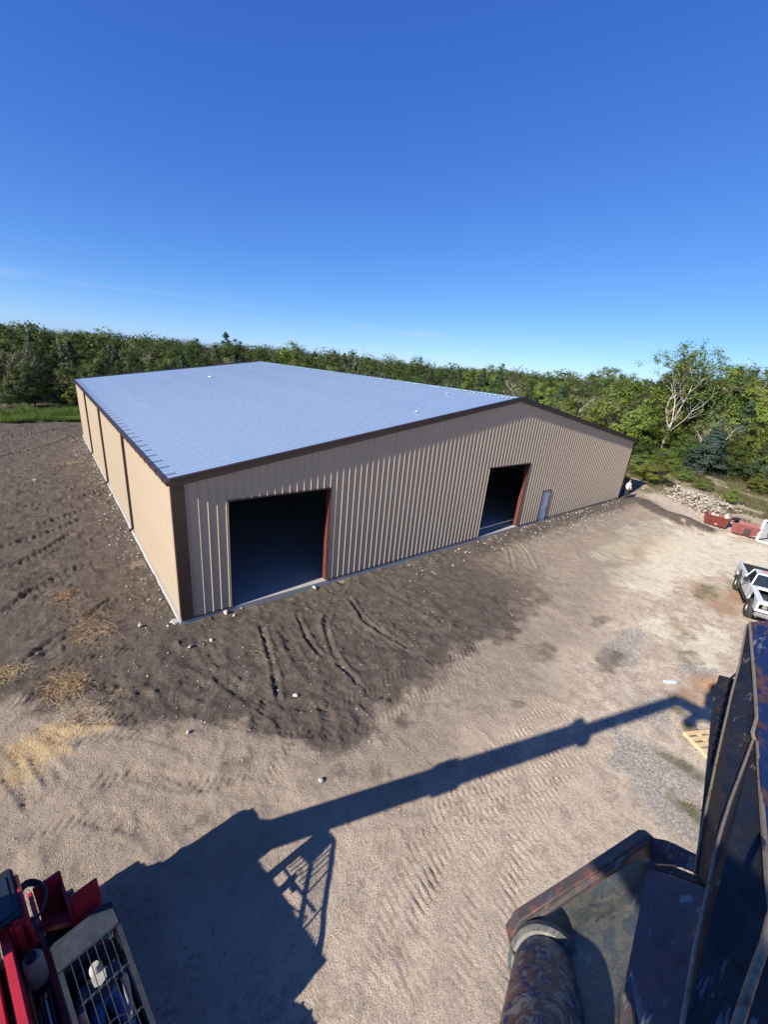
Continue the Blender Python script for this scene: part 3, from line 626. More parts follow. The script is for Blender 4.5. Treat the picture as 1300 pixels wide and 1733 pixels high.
# the tall pale-barked half-bare tree
def pale_tree():
    p = at_ground(1112, 783, .8); g = np.random.default_rng(77)
    e = empty('half_bare_tree', (p.x, p.y, float(gz(p.x, p.y))), .4, 'tall half bare tree with pale trunk and airy green top', 'tree')
    mb = MB(); ends = []
    mb.tube([(0, 0, -.3), (.3, 0, 2.5), (1.0, -.3, 5)], [.19, .15, .11], 8)
    for (s, d, l) in [((.3, 0, 2.5), (-.25, .1, 1), 4), ((1, -.3, 5), (.35, 0, 1), 5.5), ((1, -.3, 5), (-.3, -.3, 1), 5), ((.6, -.1, 3.6), (-.75, -.3, 1), 4.2), ((.8, -.2, 4.2), (.1, .4, 1), 5)]:
        limb(mb, s, Vector(d).normalized(), .075, l, 0, g, ends)
    mb.build('trunk', palebark, e, smooth=True)
    E = np.array([list(v) for v in ends]); E = E[E[:, 2] > 8.0]
    k = 80; a = g.random(k)*6.28; rr = g.random(k)**.5*3.9; zz = 11.6 + 3.4*g.random(k)*(1-(rr/4.2)**2)
    cent = np.vstack([E, np.stack([np.cos(a)*rr+1, np.sin(a)*rr-.2, zz], 1)])
    V = leaves(cent, np.tile([0, 0, 1.], (len(cent), 1)), .35+.55*g.random(len(cent)), 40, .12, g)
    link('crown', quads_mesh('crown', V, LM['bright']), e); placed.append((p.x, p.y))
pale_tree()
# front rows then deeper rows
for row in range(5):
    for x in np.arange(-26, 58, 3.7):
        try_tree(x+random.uniform(-1.6, 1.6), 53.5+row*4.6+random.uniform(-1.5, 1.5), row)
for row in range(7):
    for y in np.arange(-34, 58, 4.4):
        xx = 59+row*4.8+random.uniform(-1.6, 1.6) - max(0, (y-15))*.15
        try_tree(xx, y+random.uniform(-1.6, 1.6), min(row, 3) if row < 6 else 3)
# bushes along the wood's foot
bp_ = [put_tree('bright', *(at_ground(px, py, .5).xy), h, 1.7, None, None, v, 'bush') for px, py, h, v in [(1135, 800, 1.9, 1), (1290, 828, 2.6, 2), (1240, 838, 1.7, 0), (1190, 822, 1.5, 2), (1155, 812, 1.6, 0), (1084, 806, 3.0, 1)]]
for b_, lb in zip(bp_, ['small green bush at the foot of the pale half bare tree', 'large bright bush at the right edge above the white frame', 'low bright bush up the bank behind the dumpsters', 'low bush on the weedy bank just above the rubble', 'small bush on the bank left of the rubble', 'shaded bush touching the shed\'s right rear corner']): tag(b_, lb, 'bush')
bank = [(1090, 797, 3.4, 'oak', 'darker bush crowding the shed end of the bank'), (1118, 790, 3.6, 'bright', 'rounded leafy bush right behind the big white boulder'), (1150, 792, 4.2, 'oak', 'dark leafy bush between the pale trunk and the blue-green cedar'), (1168, 786, 4.6, 'bright', 'tall bright bush peeping over the blue-green cedar\'s left side'),
    (1212, 798, 4.0, 'bright', 'leafy bush against the blue-green cedar\'s right side'), (1232, 805, 4.4, 'oak', 'dark bush under the grey-limbed tree'), (1250, 800, 4.8, 'bright', 'bright bush crowding the yellow-green tree\'s left side'), (1278, 806, 5.0, 'bright', 'tall bright bush touching the right picture edge'), (1298, 815, 4.0, 'oak', 'dark bush half cut off by the right picture edge')]
for px, py, h, k, lb in bank:
    p = at_ground(px, py, .8); b_ = put_tree(k, p.x, p.y, h, 1.45, lb, None, None, 'bush'); tag(b_, cat='bush')
for px, h in [(20, 2.4), (60, 3.0), (105, 2.2), (128, 3.4)]:
    p = at_ground(px, 690, .2); b_ = put_tree('oak' if px != 128 else 'bright', p.x, p.y, h, 1.6, 'undergrowth bush at the dark wood\'s foot above the tall grass', 'bushes along the dark wood edge', None, 'bush'); tag(b_, cat='bush')
# distant woods
g = np.random.default_rng(5); N = 2600
aa = g.random(N)*R(150)-R(35); rr = 86+(g.random(N)**1.5)*480
cx = CAM.x+np.cos(aa)*rr; cy = CAM.y+np.sin(aa)*rr
keep = ~((cx < 92) & (cy < 80) & (cx > -40)); cx, cy, rr = cx[keep], cy[keep], rr[keep]
n1 = len(cx); sz = (2.6+1.6*g.random(n1))*(1+rr/500); top = base_h(cx, cy) + 6.3 + 3.6*g.random(n1)**1.5 + 1.5*vn(cx, cy, 30, 81)
K = 13; u = g.normal(size=(n1, K, 3)); u /= np.linalg.norm(u, axis=2)[..., None]; u[..., 2] = np.abs(u[..., 2])*1.2-.25
cent = (np.stack([cx, cy, top-sz*.9], 1)[:, None, :] + u*sz[:, None, None]*np.array([1, 1, .9])).reshape(-1, 3)
V = leaves(cent, u.reshape(-1, 3), np.repeat(sz*.40, K), 20, .34, g)
tag(link('distant_woods', quads_mesh('distant_woods', V, LM['oak'])), 'continuous dark green woodland reaching to the horizon', 'woods', kind='stuff')
# grass and weeds as blades
def blades(name, pts, h, wd, m, label, lean=.35, g=None):
    g = g or np.random.default_rng(9); n = len(pts); h = h*(.5+g.random(n))
    a = g.random(n)*6.28; t = np.stack([np.cos(a), np.sin(a), 0*a], 1)*wd
    ln = g.normal(size=(n, 2))*lean*h[:, None]
    top = pts + np.stack([ln[:, 0], ln[:, 1], h], 1)
    V = np.stack([pts-t, pts+t, top], 1).reshape(-1, 3)
    return tag(link(name, quads_mesh(name, V, m, 3)), label, 'grass', kind='stuff')
gm_tall = leaf_mat('tall_grass_blades', (.045, .08, .015), (.12, .16, .035), .35)
gm_weed = leaf_mat('weed_blades', (.08, .09, .03), (.17, .17, .07), .3)
g = np.random.default_rng(12); n = 60000
x = g.random(n)*34-24; y = 45.3+g.random(n)**1.3*6 + (fbm(x, x*0, 3, 2)-.5)*1.5
dens = vn(x, y, 1.2, 5) > .25; x, y = x[dens], y[dens]
blades('tall_grass', np.stack([x, y, gz(x, y)-.05], 1), .30+.65*vn(x, y, 1.5, 66), .022, gm_tall, 'strip of tall green grass between the dirt and the dark wood')
n = 90000; x = 41+g.random(n)*20; y = -22+g.random(n)*34
px_w = sst(41, 44, x + (fbm(x, y, 2, 3)-.5)*3)*(vn(x, y, 1.6, 55) > .38)*(1-.8*((np.abs(x-47) < 4) & (y > -6.5) & (y < -1.2)))
k = g.random(n) < px_w; x, y = x[k], y[k]
blades('verge_weeds', np.stack([x, y, gz(x, y)-.03], 1), .32, .02, gm_weed, 'rough weeds and grass on the bank between yard and wood', .6)
# grass tufts in yard from mask
ii = np.argwhere((grass > .45) & (X > 8) & (X < 34) & (Y < -7) & (Y > -16.9)); ii = ii[g.random(len(ii)) < .55]
x = X[ii[:, 0], ii[:, 1]]+g.normal(size=len(ii))*.05; y = Y[ii[:, 0], ii[:, 1]]+g.normal(size=len(ii))*.05
k = vn(x, y, .35, 44) > .5; x, y = x[k], y[k]
blades('yard_grass', np.stack([x, y, gz(x, y)-.01], 1), .10, .008, gm_weed, 'thin patches of low grass on the gravel near the pickup', .8)
ii = np.argwhere((redst > .4) & (X > 8) & (X < 34) & (Y < -7) & (Y > -16.9)); ii = ii[g.random(len(ii)) < .35]
x = X[ii[:, 0], ii[:, 1]]+g.normal(size=len(ii))*.05; y = Y[ii[:, 0], ii[:, 1]]+g.normal(size=len(ii))*.05
blades('dead_grass', np.stack([x, y, gz(x, y)], 1), .12, .007, strawr, 'flattened reddish dead grass in front of the pickup', 2.2)
# ------------------------------------------------------------------ stones
def stone_mesh(seed, m, flat=.7, sub=2):
    bm = bmesh.new(); bmesh.ops.create_icosphere(bm, subdivisions=sub, radius=1); g = np.random.default_rng(seed)
    pl = g.normal(size=(7, 3)); pl /= np.linalg.norm(pl, axis=1)[:, None]; dd = .38+.42*g.random(7)
    for v in bm.verts:
        c = np.array(v.co)
        for p, d in zip(pl, dd):
            e = c@p-d
            if e > 0: c = c-p*e*1.0
        v.co = Vector(c*np.array([1, .8, flat]))
    me = bpy.data.meshes.new('stone'); bm.to_mesh(me); bm.free(); me.materials.append(m); return me
SM = [stone_mesh(i, limestone if i % 2 else greyrock) for i in range(6)]
def stones_stuff(name, P, S, m, label, cat):
    base = stone_mesh(3, m, .7, 1); bv = np.array([v.co[:] for v in base.vertices]); bf = np.array([p.vertices[:] for p in base.polygons])
    g = np.random.default_rng(4); n = len(P); a = g.random(n)*6.28; ca, sa = np.cos(a)[:, None], np.sin(a)[:, None]
    sx = (S*(.7+.6*g.random(n)))[:, None]; sy = (S*(.7+.6*g.random(n)))[:, None]; szz = (S*(.6+.5*g.random(n)))[:, None]
    vx = bv[None, :, 0]*sx; vy = bv[None, :, 1]*sy; vz = bv[None, :, 2]*szz
    V = np.stack([vx*ca-vy*sa, vx*sa+vy*ca, vz], -1)+P[:, None, :]
    F_ = (bf[None]+(np.arange(n)*len(bv))[:, None, None]).reshape(-1, 3)
    me = bpy.data.meshes.new(name); me.from_pydata(V.reshape(-1, 3).tolist(), [], F_.tolist()); me.materials.append(m)
    return tag(link(name, me), label, cat, kind='stuff')
g = np.random.default_rng(21)
n = 5200; x = -12+g.random(n)*52; y = -13+g.random(n)**.8*13; inb = (y > -.3)
xl = -11+g.random(1500)*10.6; yl = g.random(1500)*42
x = np.concatenate([x[~inb], xl]); y = np.concatenate([y[~inb], yl]); ybb = np.interp(x, bw_[:, 0], bw_[:, 1])
k = (g.random(len(x)) < np.where(y > ybb-1, .8, .18)) & ~((x > -7) & (x < 2) & (y < -7.4)); x, y = x[k], y[k]
S = .009+.034*g.random(len(x))**4.5
stones_stuff('loose_stones', np.stack([x, y, gz(x, y)+S*.25], 1), S, limestone, 'small pale stones scattered over the dark soil', 'gravel')
# chalky rubble against the foundations
n = 1700; t = g.random(n); x = np.where(t < .55, -.2-g.random(n)**1.6*1.1, g.random(n)*26+10); y = np.where(t < .55, g.random(n)*36, -.2-g.random(n)**1.5*1.6)
S = .012+.06*g.random(n)**4
stones_stuff('foundation_rubble', np.stack([x, y, gz(x, y)+S*.3], 1), S, greyrock, 'broken concrete crumbs along the foot of the shed walls', 'rubble')
# rubble pile up the bank
P = []; S = []
for (px, py, rx, ry, n) in [(1175, 838, 3.0, 1.8, 650), (1200, 852, 2.3, 1.5, 520), (1150, 832, 1.8, 1.4, 260), (1215, 845, 1.8, 2.2, 200)]:
    c = at_ground(px, py, .4)
    for _ in range(n):
        a, b = g.normal()*.5, g.normal()*.5; xx, yy = c.x+a*rx, c.y+b*ry; hgt = 1.1*math.exp(-(a*a+b*b)*2)
        P.append((xx, yy, float(gz(xx, yy))+hgt*g.random())); S.append(.035+.16*g.random()**3)
stones_stuff('rubble_heap', np.array(P), np.array(S), limestone, 'heap of broken pale limestone on the bank behind the red dumpsters', 'rubble')
P = []; S = []
for _ in range(220):
    px, py = random.uniform(1085, 1300), random.uniform(822, 900); c = at_ground(px, py, .3)
    if c.x < 40: continue
    P.append((c.x, c.y, float(gz(c.x, c.y))+.05)); S.append(.05+.16*random.random()**2)
stones_stuff('verge_stones', np.array(P), np.array(S), limestone, 'pale stones scattered over the weedy bank', 'gravel')
for i, (px, py, s, lb, kk) in enumerate([
    (297, 1060, .17, 'pale grey rock jammed against the shed\'s near corner', 0), (238, 1064, .11, 'pale rock lying left of the shed\'s near corner', 1),
    (383, 1043, .13, 'largest pale rock of the cluster below the first bay\'s left side', 0), (396, 1047, .08, 'smaller pale rock right beside the largest of the cluster', 2),
    (376, 1036, .08, 'small dark-sided rock above the cluster\'s largest rock', 4), (408, 1033, .09, 'flat pale rock near the first bay\'s sill, right of the cluster', 3),
    (532, 999, .12, 'bright cream rock just outside the first bay\'s right jamb', 1), (358, 1087, .09, 'oblong white rock on dark soil below the rock cluster', 3),
    (322, 1098, .10, 'rounded grey rock casting a dark shadow below the near corner', 2), (500, 1180, .09, 'cream rock beside the tyre rut in front of the first bay', 1),
    (60, 817, .16, 'whitest rock alone on the dark soil left of the shed', 1), (188, 840, .18, 'white rock close to the left wall between two downspouts', 3),
    (205, 845, .11, 'small white rock beside the left wall\'s foundation', 1), (320, 1246, .08, 'round grey stone half sunk where dark soil meets pale ground', 0),
    (543, 1321, .09, 'white crumbly rock on the pale ground above the boom shadow', 1), (915, 878, .22, 'flat pale rock on the dirt near the grey walk door', 3),
    (1120, 779, .7, 'big white boulder on the bank under the half bare tree', 1), (1133, 803, .4, 'smaller white boulder among weeds below the big one', 3)]):
    p = at_ground(px, py, 0.8 if s > .3 else -.3 if py < 1150 else -.5)
    o = link('rock', SM[(kk*2+1) % 6 if i % 3 else (kk*2) % 6]); o.location = (p.x, p.y, float(gz(p.x, p.y))+s*.35); o.scale = (s, s, s); o.rotation_euler = (0, 0, i*1.3); tag(o, lb, 'rock')
# tangles of dry roots and straw
def tangle(px, py, rx, ry, n, m, lb, ln=.45, z=-.35, r=.0036, name='dry_root_tangle', cat='roots', hh=.12):
    c = at_ground(px, py, z); mb = MB(); g = np.random.default_rng(int(px+py))
    for _ in range(int(n*1.8)):
        x, y = c.x+g.normal()*rx*.5, c.y+g.normal()*ry*.5; a = g.random()*6.28; k = g.normal()*2.2; l = ln*(.4+g.random()); path = []
        z0 = float(gz(x, y)); h = g.random()*hh
        for i in range(5):
            path.append((x-c.x, y-c.y, max(float(gz(x, y))-z0, 0)+.01+h*math.sin(math.pi*i/4+.2)+z0-float(gz(c.x, c.y)))); x += math.cos(a)*l/4; y += math.sin(a)*l/4; a += k*.35
        mb.tube(path, r, 3, cap=False)
    o = mb.build(name, m); o.location = (c.x, c.y, float(gz(c.x, c.y))); return tag(o, lb, cat)
tangle(112, 1016, .45, .7, 70, straw, 'upper small tangle of rusty brown roots on the dark soil', .4)
tangle(155, 1072, .7, 1.2, 120, straw, 'long loose tangle of tan roots left of the near corner', .5)
tangle(112, 1165, .55, .75, 210, straw, 'largest densest tangle of golden brown roots', .45)
tangle(10, 1146, .45, .25, 110, strawy, 'yellow straw wisp at the left picture edge', .5)
tangle(140, 1215, .9, .4, 60, strawy, 'thin straw litter on yellowish ground below the root tangles', .35)
tangle(200, 1015, 1.6, .5, 14, straw, 'few single pale root strands beside the left wall', .6)
tangle(450, 1112, .3, .3, 5, strawy, 'pale curved root strands in the rut before the first bay', .5)
tangle(1262, 1010, .9, .5, 150, strawr, 'light dry straw heap beside the pickup\'s front wheel', .5, z=-.5)
tangle(1205, 1158, .5, .35, 110, strawr, 'light straw on reddish ground just left of the tread plate', .4, z=-.5)
# ------------------------------------------------------------------ figures
def figure(name, joints, radii, edges, matfn, mats, parent=None, sub=2):
    me = bpy.data.meshes.new(name); me.from_pydata(joints, edges, [])
    o = link('tmp', me); sm = o.modifiers.new('s', 'SKIN'); ss = o.modifiers.new('u', 'SUBSURF'); ss.levels = sub
    for i, r in enumerate(radii):
        me.skin_vertices[0].data[i].radius = (r, r) if not isinstance(r, tuple) else r
    me.skin_vertices[0].data[0].use_root = True
    bpy.context.view_layer.update(); dg = bpy.context.evaluated_depsgraph_get(); nm = bpy.data.meshes.new_from_object(o.evaluated_get(dg))
    bpy.data.objects.remove(o); nm.name = name; nm.materials.clear()
    for m in mats: nm.materials.append(m)
    for p in nm.polygons: p.material_index = matfn(p.center); p.use_smooth = True
    return link(name, nm, parent)
def add_skin(me):
    pass
_orig_figure = figure
def body(name, J, E, matfn, mats, parent=None):
    names = list(J); idx = {n: i for i, n in enumerate(names)}
    joints = [J[n][0] for n in names]; rad = [J[n][1] for n in names]; edges = [(idx[a], idx[b]) for a, b in E]
    me = bpy.data.meshes.new(name); me.from_pydata(joints, edges, [])
    o = link('tmp', me); o.modifiers.new('s', 'SKIN')
    if not me.skin_vertices: 
        bm = bmesh.new(); bm.from_mesh(me); bm.verts.layers.skin.verify(); bm.to_mesh(me); bm.free()
    sv = me.skin_vertices[0].data
    for i, r in enumerate(rad): sv[i].radius = (r, r) if not isinstance(r, tuple) else r; sv[i].use_root = (i == 0)
    ss = o.modifiers.new('u', 'SUBSURF'); ss.levels = 2; ss.render_levels = 2
    bpy.context.view_layer.update(); dg = bpy.context.evaluated_depsgraph_get(); nm = bpy.data.meshes.new_from_object(o.evaluated_get(dg))
    bpy.data.objects.remove(o); nm.materials.clear()
    for m in mats: nm.materials.append(m)
    for p in nm.polygons: p.material_index = matfn(p.center); p.use_smooth = True
    return link(name, nm, parent)
def standing_person():
    p = at_ground(1057, 846, -.2); z = float(gz(p.x, p.y))
    e = empty('person', (p.x, p.y, z), 2.6, 'person in pale top and dark trousers standing at the shed\'s right corner', 'person')
    J = {'pelvis': ((0, 0, .95), (.15, .11)), 'waist': ((0, 0, 1.12), (.14, .10)), 'chest': ((0, 0, 1.34), (.17, .12)), 'neck': ((0, .01, 1.50), .055), 'head0': ((0, .02, 1.60), .08), 'head': ((0, .03, 1.70), .092)}
    for s, n in ((-1, 'l'), (1, 'r')):
        J.update({'sh'+n: ((s*.17, 0, 1.42), .065), 'el'+n: ((s*.24, .0, 1.14), .045), 'wr'+n: ((s*.20, .14, .96), .032), 'ha'+n: ((s*.18, .2, .90), .035),
                  'hip'+n: ((s*.09, 0, .88), .09), 'kn'+n: ((s*.11, .02, .48), .06), 'an'+n: ((s*.12, -.02, .09), .045), 'to'+n: ((s*.13, .14, .04), .04)})
    E = [('pelvis', 'waist'), ('waist', 'chest'), ('chest', 'neck'), ('neck', 'head0'), ('head0', 'head')]
    for n in 'lr': E += [('chest', 'sh'+n), ('sh'+n, 'el'+n), ('el'+n, 'wr'+n), ('wr'+n, 'ha'+n), ('pelvis', 'hip'+n), ('hip'+n, 'kn'+n), ('kn'+n, 'an'+n), ('an'+n, 'to'+n)]
    body('body', J, E, lambda c: 2 if c.z > 1.5 or (c.y > .08 and .85 < c.z < 1.05) else (0 if c.z > .93 else 1), [shirt, dark_trousers, skin], e)
    mb = MB(); mb.tube([(0, .03, 1.70), (0, .03, 1.76), (0, .03, 1.81)], [.10, .095, .05], 10); mb.build('hair', bark, e, smooth=True)
standing_person()
# ------------------------------------------------------------------ wheel maker
def wheel(parent, x, y, r, wd, rimr, rimm, lugs=22, name='wheel', axis='X'):
    w_ = empty(name, (x[0], x[1], x[2]) if isinstance(x, tuple) else (x, y, r)); w_.parent = parent
    mb = MB(); prof = [(-wd/2, rimr), (-wd/2, r*.9), (-wd/2+.03, r*.97), (0, r), (wd/2-.03, r*.97), (wd/2, r*.9), (wd/2, rimr)]
    n = 32; vs = []
    P_ = lambda a, rr, t: (t, rr*math.cos(a), rr*math.sin(a)) if axis == 'X' else (rr*math.cos(a), t, rr*math.sin(a))
    for k in range(n):
        for t, rr in prof: vs.append(P_(2*math.pi*k/n, rr, t))
    m = len(prof); mb.add(vs, [(k*m+i, k*m+i+1, ((k+1) % n)*m+i+1, ((k+1) % n)*m+i) for k in range(n) for i in range(m-1)])
    for k in range(lugs):
        a = 2*math.pi*k/lugs
        for s in (-1, 1):
            aa_ = a + (.5*2*math.pi/lugs if s > 0 else 0); d = .04*r*2
            mb.add([P_(aa_, r*.96, 0), P_(aa_+.07, r*.96, 0), P_(aa_+.16, r*.9, s*wd*.5), P_(aa_+.09, r*.9, s*wd*.5), P_(aa_, r*1.03, 0), P_(aa_+.07, r*1.03, 0), P_(aa_+.16, r*.98, s*wd*.5), P_(aa_+.09, r*.98, s*wd*.5)],
                   [(0,3,2,1),(4,5,6,7),(0,1,5,4),(1,2,6,5),(2,3,7,6),(3,0,4,7)])
    mb.build('tyre', rubber, w_, smooth=True)
    mb = MB(); pr = [(-wd*.42, rimr), (-wd*.3, rimr*.9), (-wd*.2, rimr*.4), (-wd*.3, .02), (wd*.3, .02), (wd*.2, rimr*.4), (wd*.3, rimr*.9), (wd*.42, rimr)]; vs = []; m = len(pr)
    for k in range(20):
        for t, rr in pr: vs.append(P_(2*math.pi*k/20, rr*1.0, t))
    mb.add(vs, [(k*m+i, k*m+i+1, ((k+1) % 20)*m+i+1, ((k+1) % 20)*m+i) for k in range(20) for i in range(m-1)])
    mb.build('rim', rimm, w_, smooth=True); return w_
# ------------------------------------------------------------------ pickup
def pickup():
    c = at_ground(1262, 1025, -.5); hd = Vector((-.945, -.327)); c = Vector((24.1, -12.5))
    rz = math.atan2(hd.y, hd.x)
    e = empty('pickup_truck', (c.x, c.y, float(gz(c.x, c.y))), rz, 'white old square pickup with black bed and open engine bay', 'pickup')
    W2 = .98; zb = .72; wp = white
    def arch(xc, r, z0, n=8): return [(xc+math.cos(math.pi-a)*r, z0+math.sin(a)*r) for a in np.linspace(0, math.pi, n)]
    # bed sides
    for s in (-1, 1):
        pl = [(-2.65, zb)] + arch(-1.65, .52, zb) + [(-.72, zb), (-.72, zb+.62), (-2.65, zb+.62)]
        MB().prism([(x, s*W2, z) for x, z in pl], (0, -s*.07, 0)).build('bed_side', wp, e, bevel=.01)
        MB().box((-2.65, s*W2-(.11 if s > 0 else -.0), zb+.622), (-.72, s*W2+(.0 if s > 0 else .11), zb+.65)).build('bed_rail', wp, e)
        MB().box((-2.64, min(s*W2, s*(W2+.006)), zb+.30), (-.74, max(s*W2, s*(W2+.006)), zb+.34)).build('side_moulding', black, e)
        pl = [(.62, zb-.1), (.78, zb-.1)] + arch(1.55, .50, zb) + [(2.5, zb), (2.55, zb+.55), (.62, zb+.58)]
        pl = [(.62, zb-.08), (.98, zb-.08)] + arch(1.55, .50, zb+.02) + [(2.48, zb+.02), (2.52, zb+.52), (.62, zb+.58)]
        MB().prism([(x, s*W2, z) for x, z in pl], (0, -s*.06, 0)).build('fender', wp, e, bevel=.01)
        MB().prism([(.62, s*W2, zb+.58), (2.52, s*W2, zb+.52), (2.52, s*(W2-.24), zb+.54), (.62, s*(W2-.2), zb+.61)], (0, 0, -.03)).build('fender_top', wp, e)
        d = empty('door'); d.parent = e
        MB().box((-.68, s*W2-.05, zb-.08), (.60, s*W2+.0 if s > 0 else s*W2+.05, zb+.58)).build('door_panel', wp, d, bevel=.012) if s > 0 else MB().box((-.68, -W2, zb-.08), (.60, -W2+.05, zb+.58)).build('door_panel', wp, d, bevel=.012)
        MB().prism([(-.55, s*(W2-.03), zb+.60), (.50, s*(W2-.03), zb+.60), (.12, s*(W2-.20), zb+1.02), (-.50, s*(W2-.20), zb+1.02)], (0, -s*.012, 0)).build('side_window', glass_dark, d)
        MB().box((-.5, s*(W2+.03)-.02, zb+.42), (-.36, s*(W2+.03)+.01, zb+.46)).build('handle', chrome, d)
        mb = MB(); mb.box((.36, s*(W2+.18)-.10, zb+.62), (.42, s*(W2+.18)+.10, zb+.84)); mb.bar((.39, s*W2, zb+.6), (.39, s*(W2+.14), zb+.68), .03, .03); mb.build('mirror', black, d)
    for s in (-1, 1): MB().box((-2.59, s*(W2-.085)-.012, zb+.1), (-.81, s*(W2-.085)+.012, zb+.61)).build('bed_liner', black, e)
    MB().box((-2.595, -W2+.1, zb+.18), (-2.57, W2-.1, zb+.59)).build('bed_liner', black, e)
    MB().box((-2.66, -W2+.08, zb), (-2.60, W2-.08, zb+.6)).build('tailgate', black, e)
    MB().box((-2.58, -W2+.08, zb+.12), (-.74, W2-.08, zb+.17)).build('bed_floor', black, e)
    MB().box((-.80, -W2+.08, zb+.18), (-.73, W2-.08, zb+.62)).build('bed_front', black, e)
    for s in (-1, 1): MB().box((-2.3, s*.66-.14, zb+.17), (-1.1, s*.66+.14, zb+.42)).build('wheel_box', black, e)
    for k in range(3): MB().tube([(-1.9+.35*k, .2-.2*k, zb+.2), (-1.6+.35*k, .55-.1*k, zb+.5), (-1.3+.3*k, .5, zb+.3)], .03, 6).build('white_pipe', white, e)
    # cab
    mb = MB()
    top = [(-.52, -.74), (.14, -.74), (.14, .74), (-.52, .74)]; 
    mb.prism([(x, y, zb+1.035) for x, y in [(-.56, -.78), (.16, -.78), (.16, .78), (-.56, .78)]], (0, 0, .05)); mb.build('cab_roof', wp, e, bevel=.02)
    MB().prism([(-.45, -.5, zb+1.088), (-.1, -.62, zb+1.088), (.05, -.1, zb+1.088), (-.2, .3, zb+1.088)], (0, 0, .01)).build('roof_patch', mat('faded_pink_patch', (.42, .16, .15), (.5, .3, .3), 8, .7), e)
    mb = MB()
    for s in (-1, 1):
        mb.bar((.56, s*(W2-.05), zb+.58), (.14, s*.76, zb+1.05), .06, .06); mb.bar((-.62, s*(W2-.05), zb+.58), (-.54, s*.76, zb+1.05), .10, .07); 
    mb.build('cab_pillars', wp, e)
    MB().prism([(.55, -W2+.1, zb+.60), (.55, W2-.1, zb+.60), (.17, .70, zb+1.03), (.17, -.70, zb+1.03)], (-.012, 0, -.008)).build('windscreen', glass_dark, e)
    MB().prism([(-.63, -W2+.1, zb+.60), (-.63, W2-.1, zb+.60), (-.55, .70, zb+1.03), (-.55, -.70, zb+1.03)], (.012, 0, 0)).build('rear_window', glass_dark, e)
    MB().box((.56, -W2+.24, zb+.50), (.80, W2-.24, zb+.60)).build('cowl', wp, e, bevel=.015)
    MB().box((-.66, -W2+.08, zb-.05), (.5, W2-.08, zb+.15)).build('cab_floor', black, e)
    MB().box((-.6, -W2+.12, zb+.15), (-.35, W2-.12, zb+.72)).build('seat', black, e, bevel=.04)
    # engine bay
    eng = MB(); eng.box((.95, -.28, zb-.1), (1.75, .28, zb+.32)); eng.tube([(1.3, 0, zb+.3), (1.3, 0, zb+.46)], .2, 14); eng.box((.9, -.5, zb+.1), (1.2, -.34, zb+.35)); eng.box((1.7, .32, zb+.05), (1.95, .6, zb+.34)); eng.tube([(1.0, .3, zb+.3), (1.4, .5, zb+.42), (1.9, .3, zb+.3)], .03, 6)
    eng.build('engine', steelgrey, e)
    MB().box((.82, -.72, zb-.15), (2.3, .72, zb-.1)).build('engine_tray', black, e)
    MB().box((2.25, -.6, zb), (2.33, .6, zb+.42)).build('radiator', black, e)
    mb = MB(); mb.box((2.44, -W2+.03, zb+.05), (2.53, W2-.03, zb+.16)); mb.box((2.44, -W2+.03, zb+.42), (2.53, W2-.03, zb+.52)); mb.box((2.22, -W2+.2, zb+.50), (2.45, W2-.2, zb+.54))
    for y in (-.95, -.5, .43, .88): mb.box((2.44, y, zb+.161), (2.52, y+.06, zb+.419))
    mb.build('grille_surround', wp, e)
    mb = MB()
    for k in range(6): mb.box((2.46, -.43, zb+.18+.04*k), (2.50, .42, zb+.20+.04*k))
    mb.build('grille', black, e)
    for y in (-.68, .68): MB().tube([(2.44, y, zb+.29), (2.52, y, zb+.29)], .10, 14).build('headlight', chrome, e)
    MB().box((2.56, -W2, zb-.14), (2.68, W2, zb+.02)).build('front_bumper', chrome, e, bevel=.02)
    MB().box((-2.82, -W2, zb-.12), (-2.70, W2, zb+.04)).build('rear_bumper', chrome, e, bevel=.02)
    mb = MB()
    for s in (-1, 1): mb.box((-2.6, s*.42-.05, zb-.28), (2.5, s*.42+.05, zb-.16))
    mb.build('chassis', black, e)
    for x in (-1.65, 1.55):
        MB().tube([(x, -.7, .46), (x, .7, .46)], .06, 8).build('axle', black, e)
        for s in (-1, 1): wheel(e, (x, s*.86, .46), 0, .46, .32, .2, galv, 20, axis='Y')
    for s in (-1, 1): MB().box((-.8, s*W2-.04, zb-.2), (.8, s*W2+.04, zb-.12)).build('running_board', black, e)
pickup()
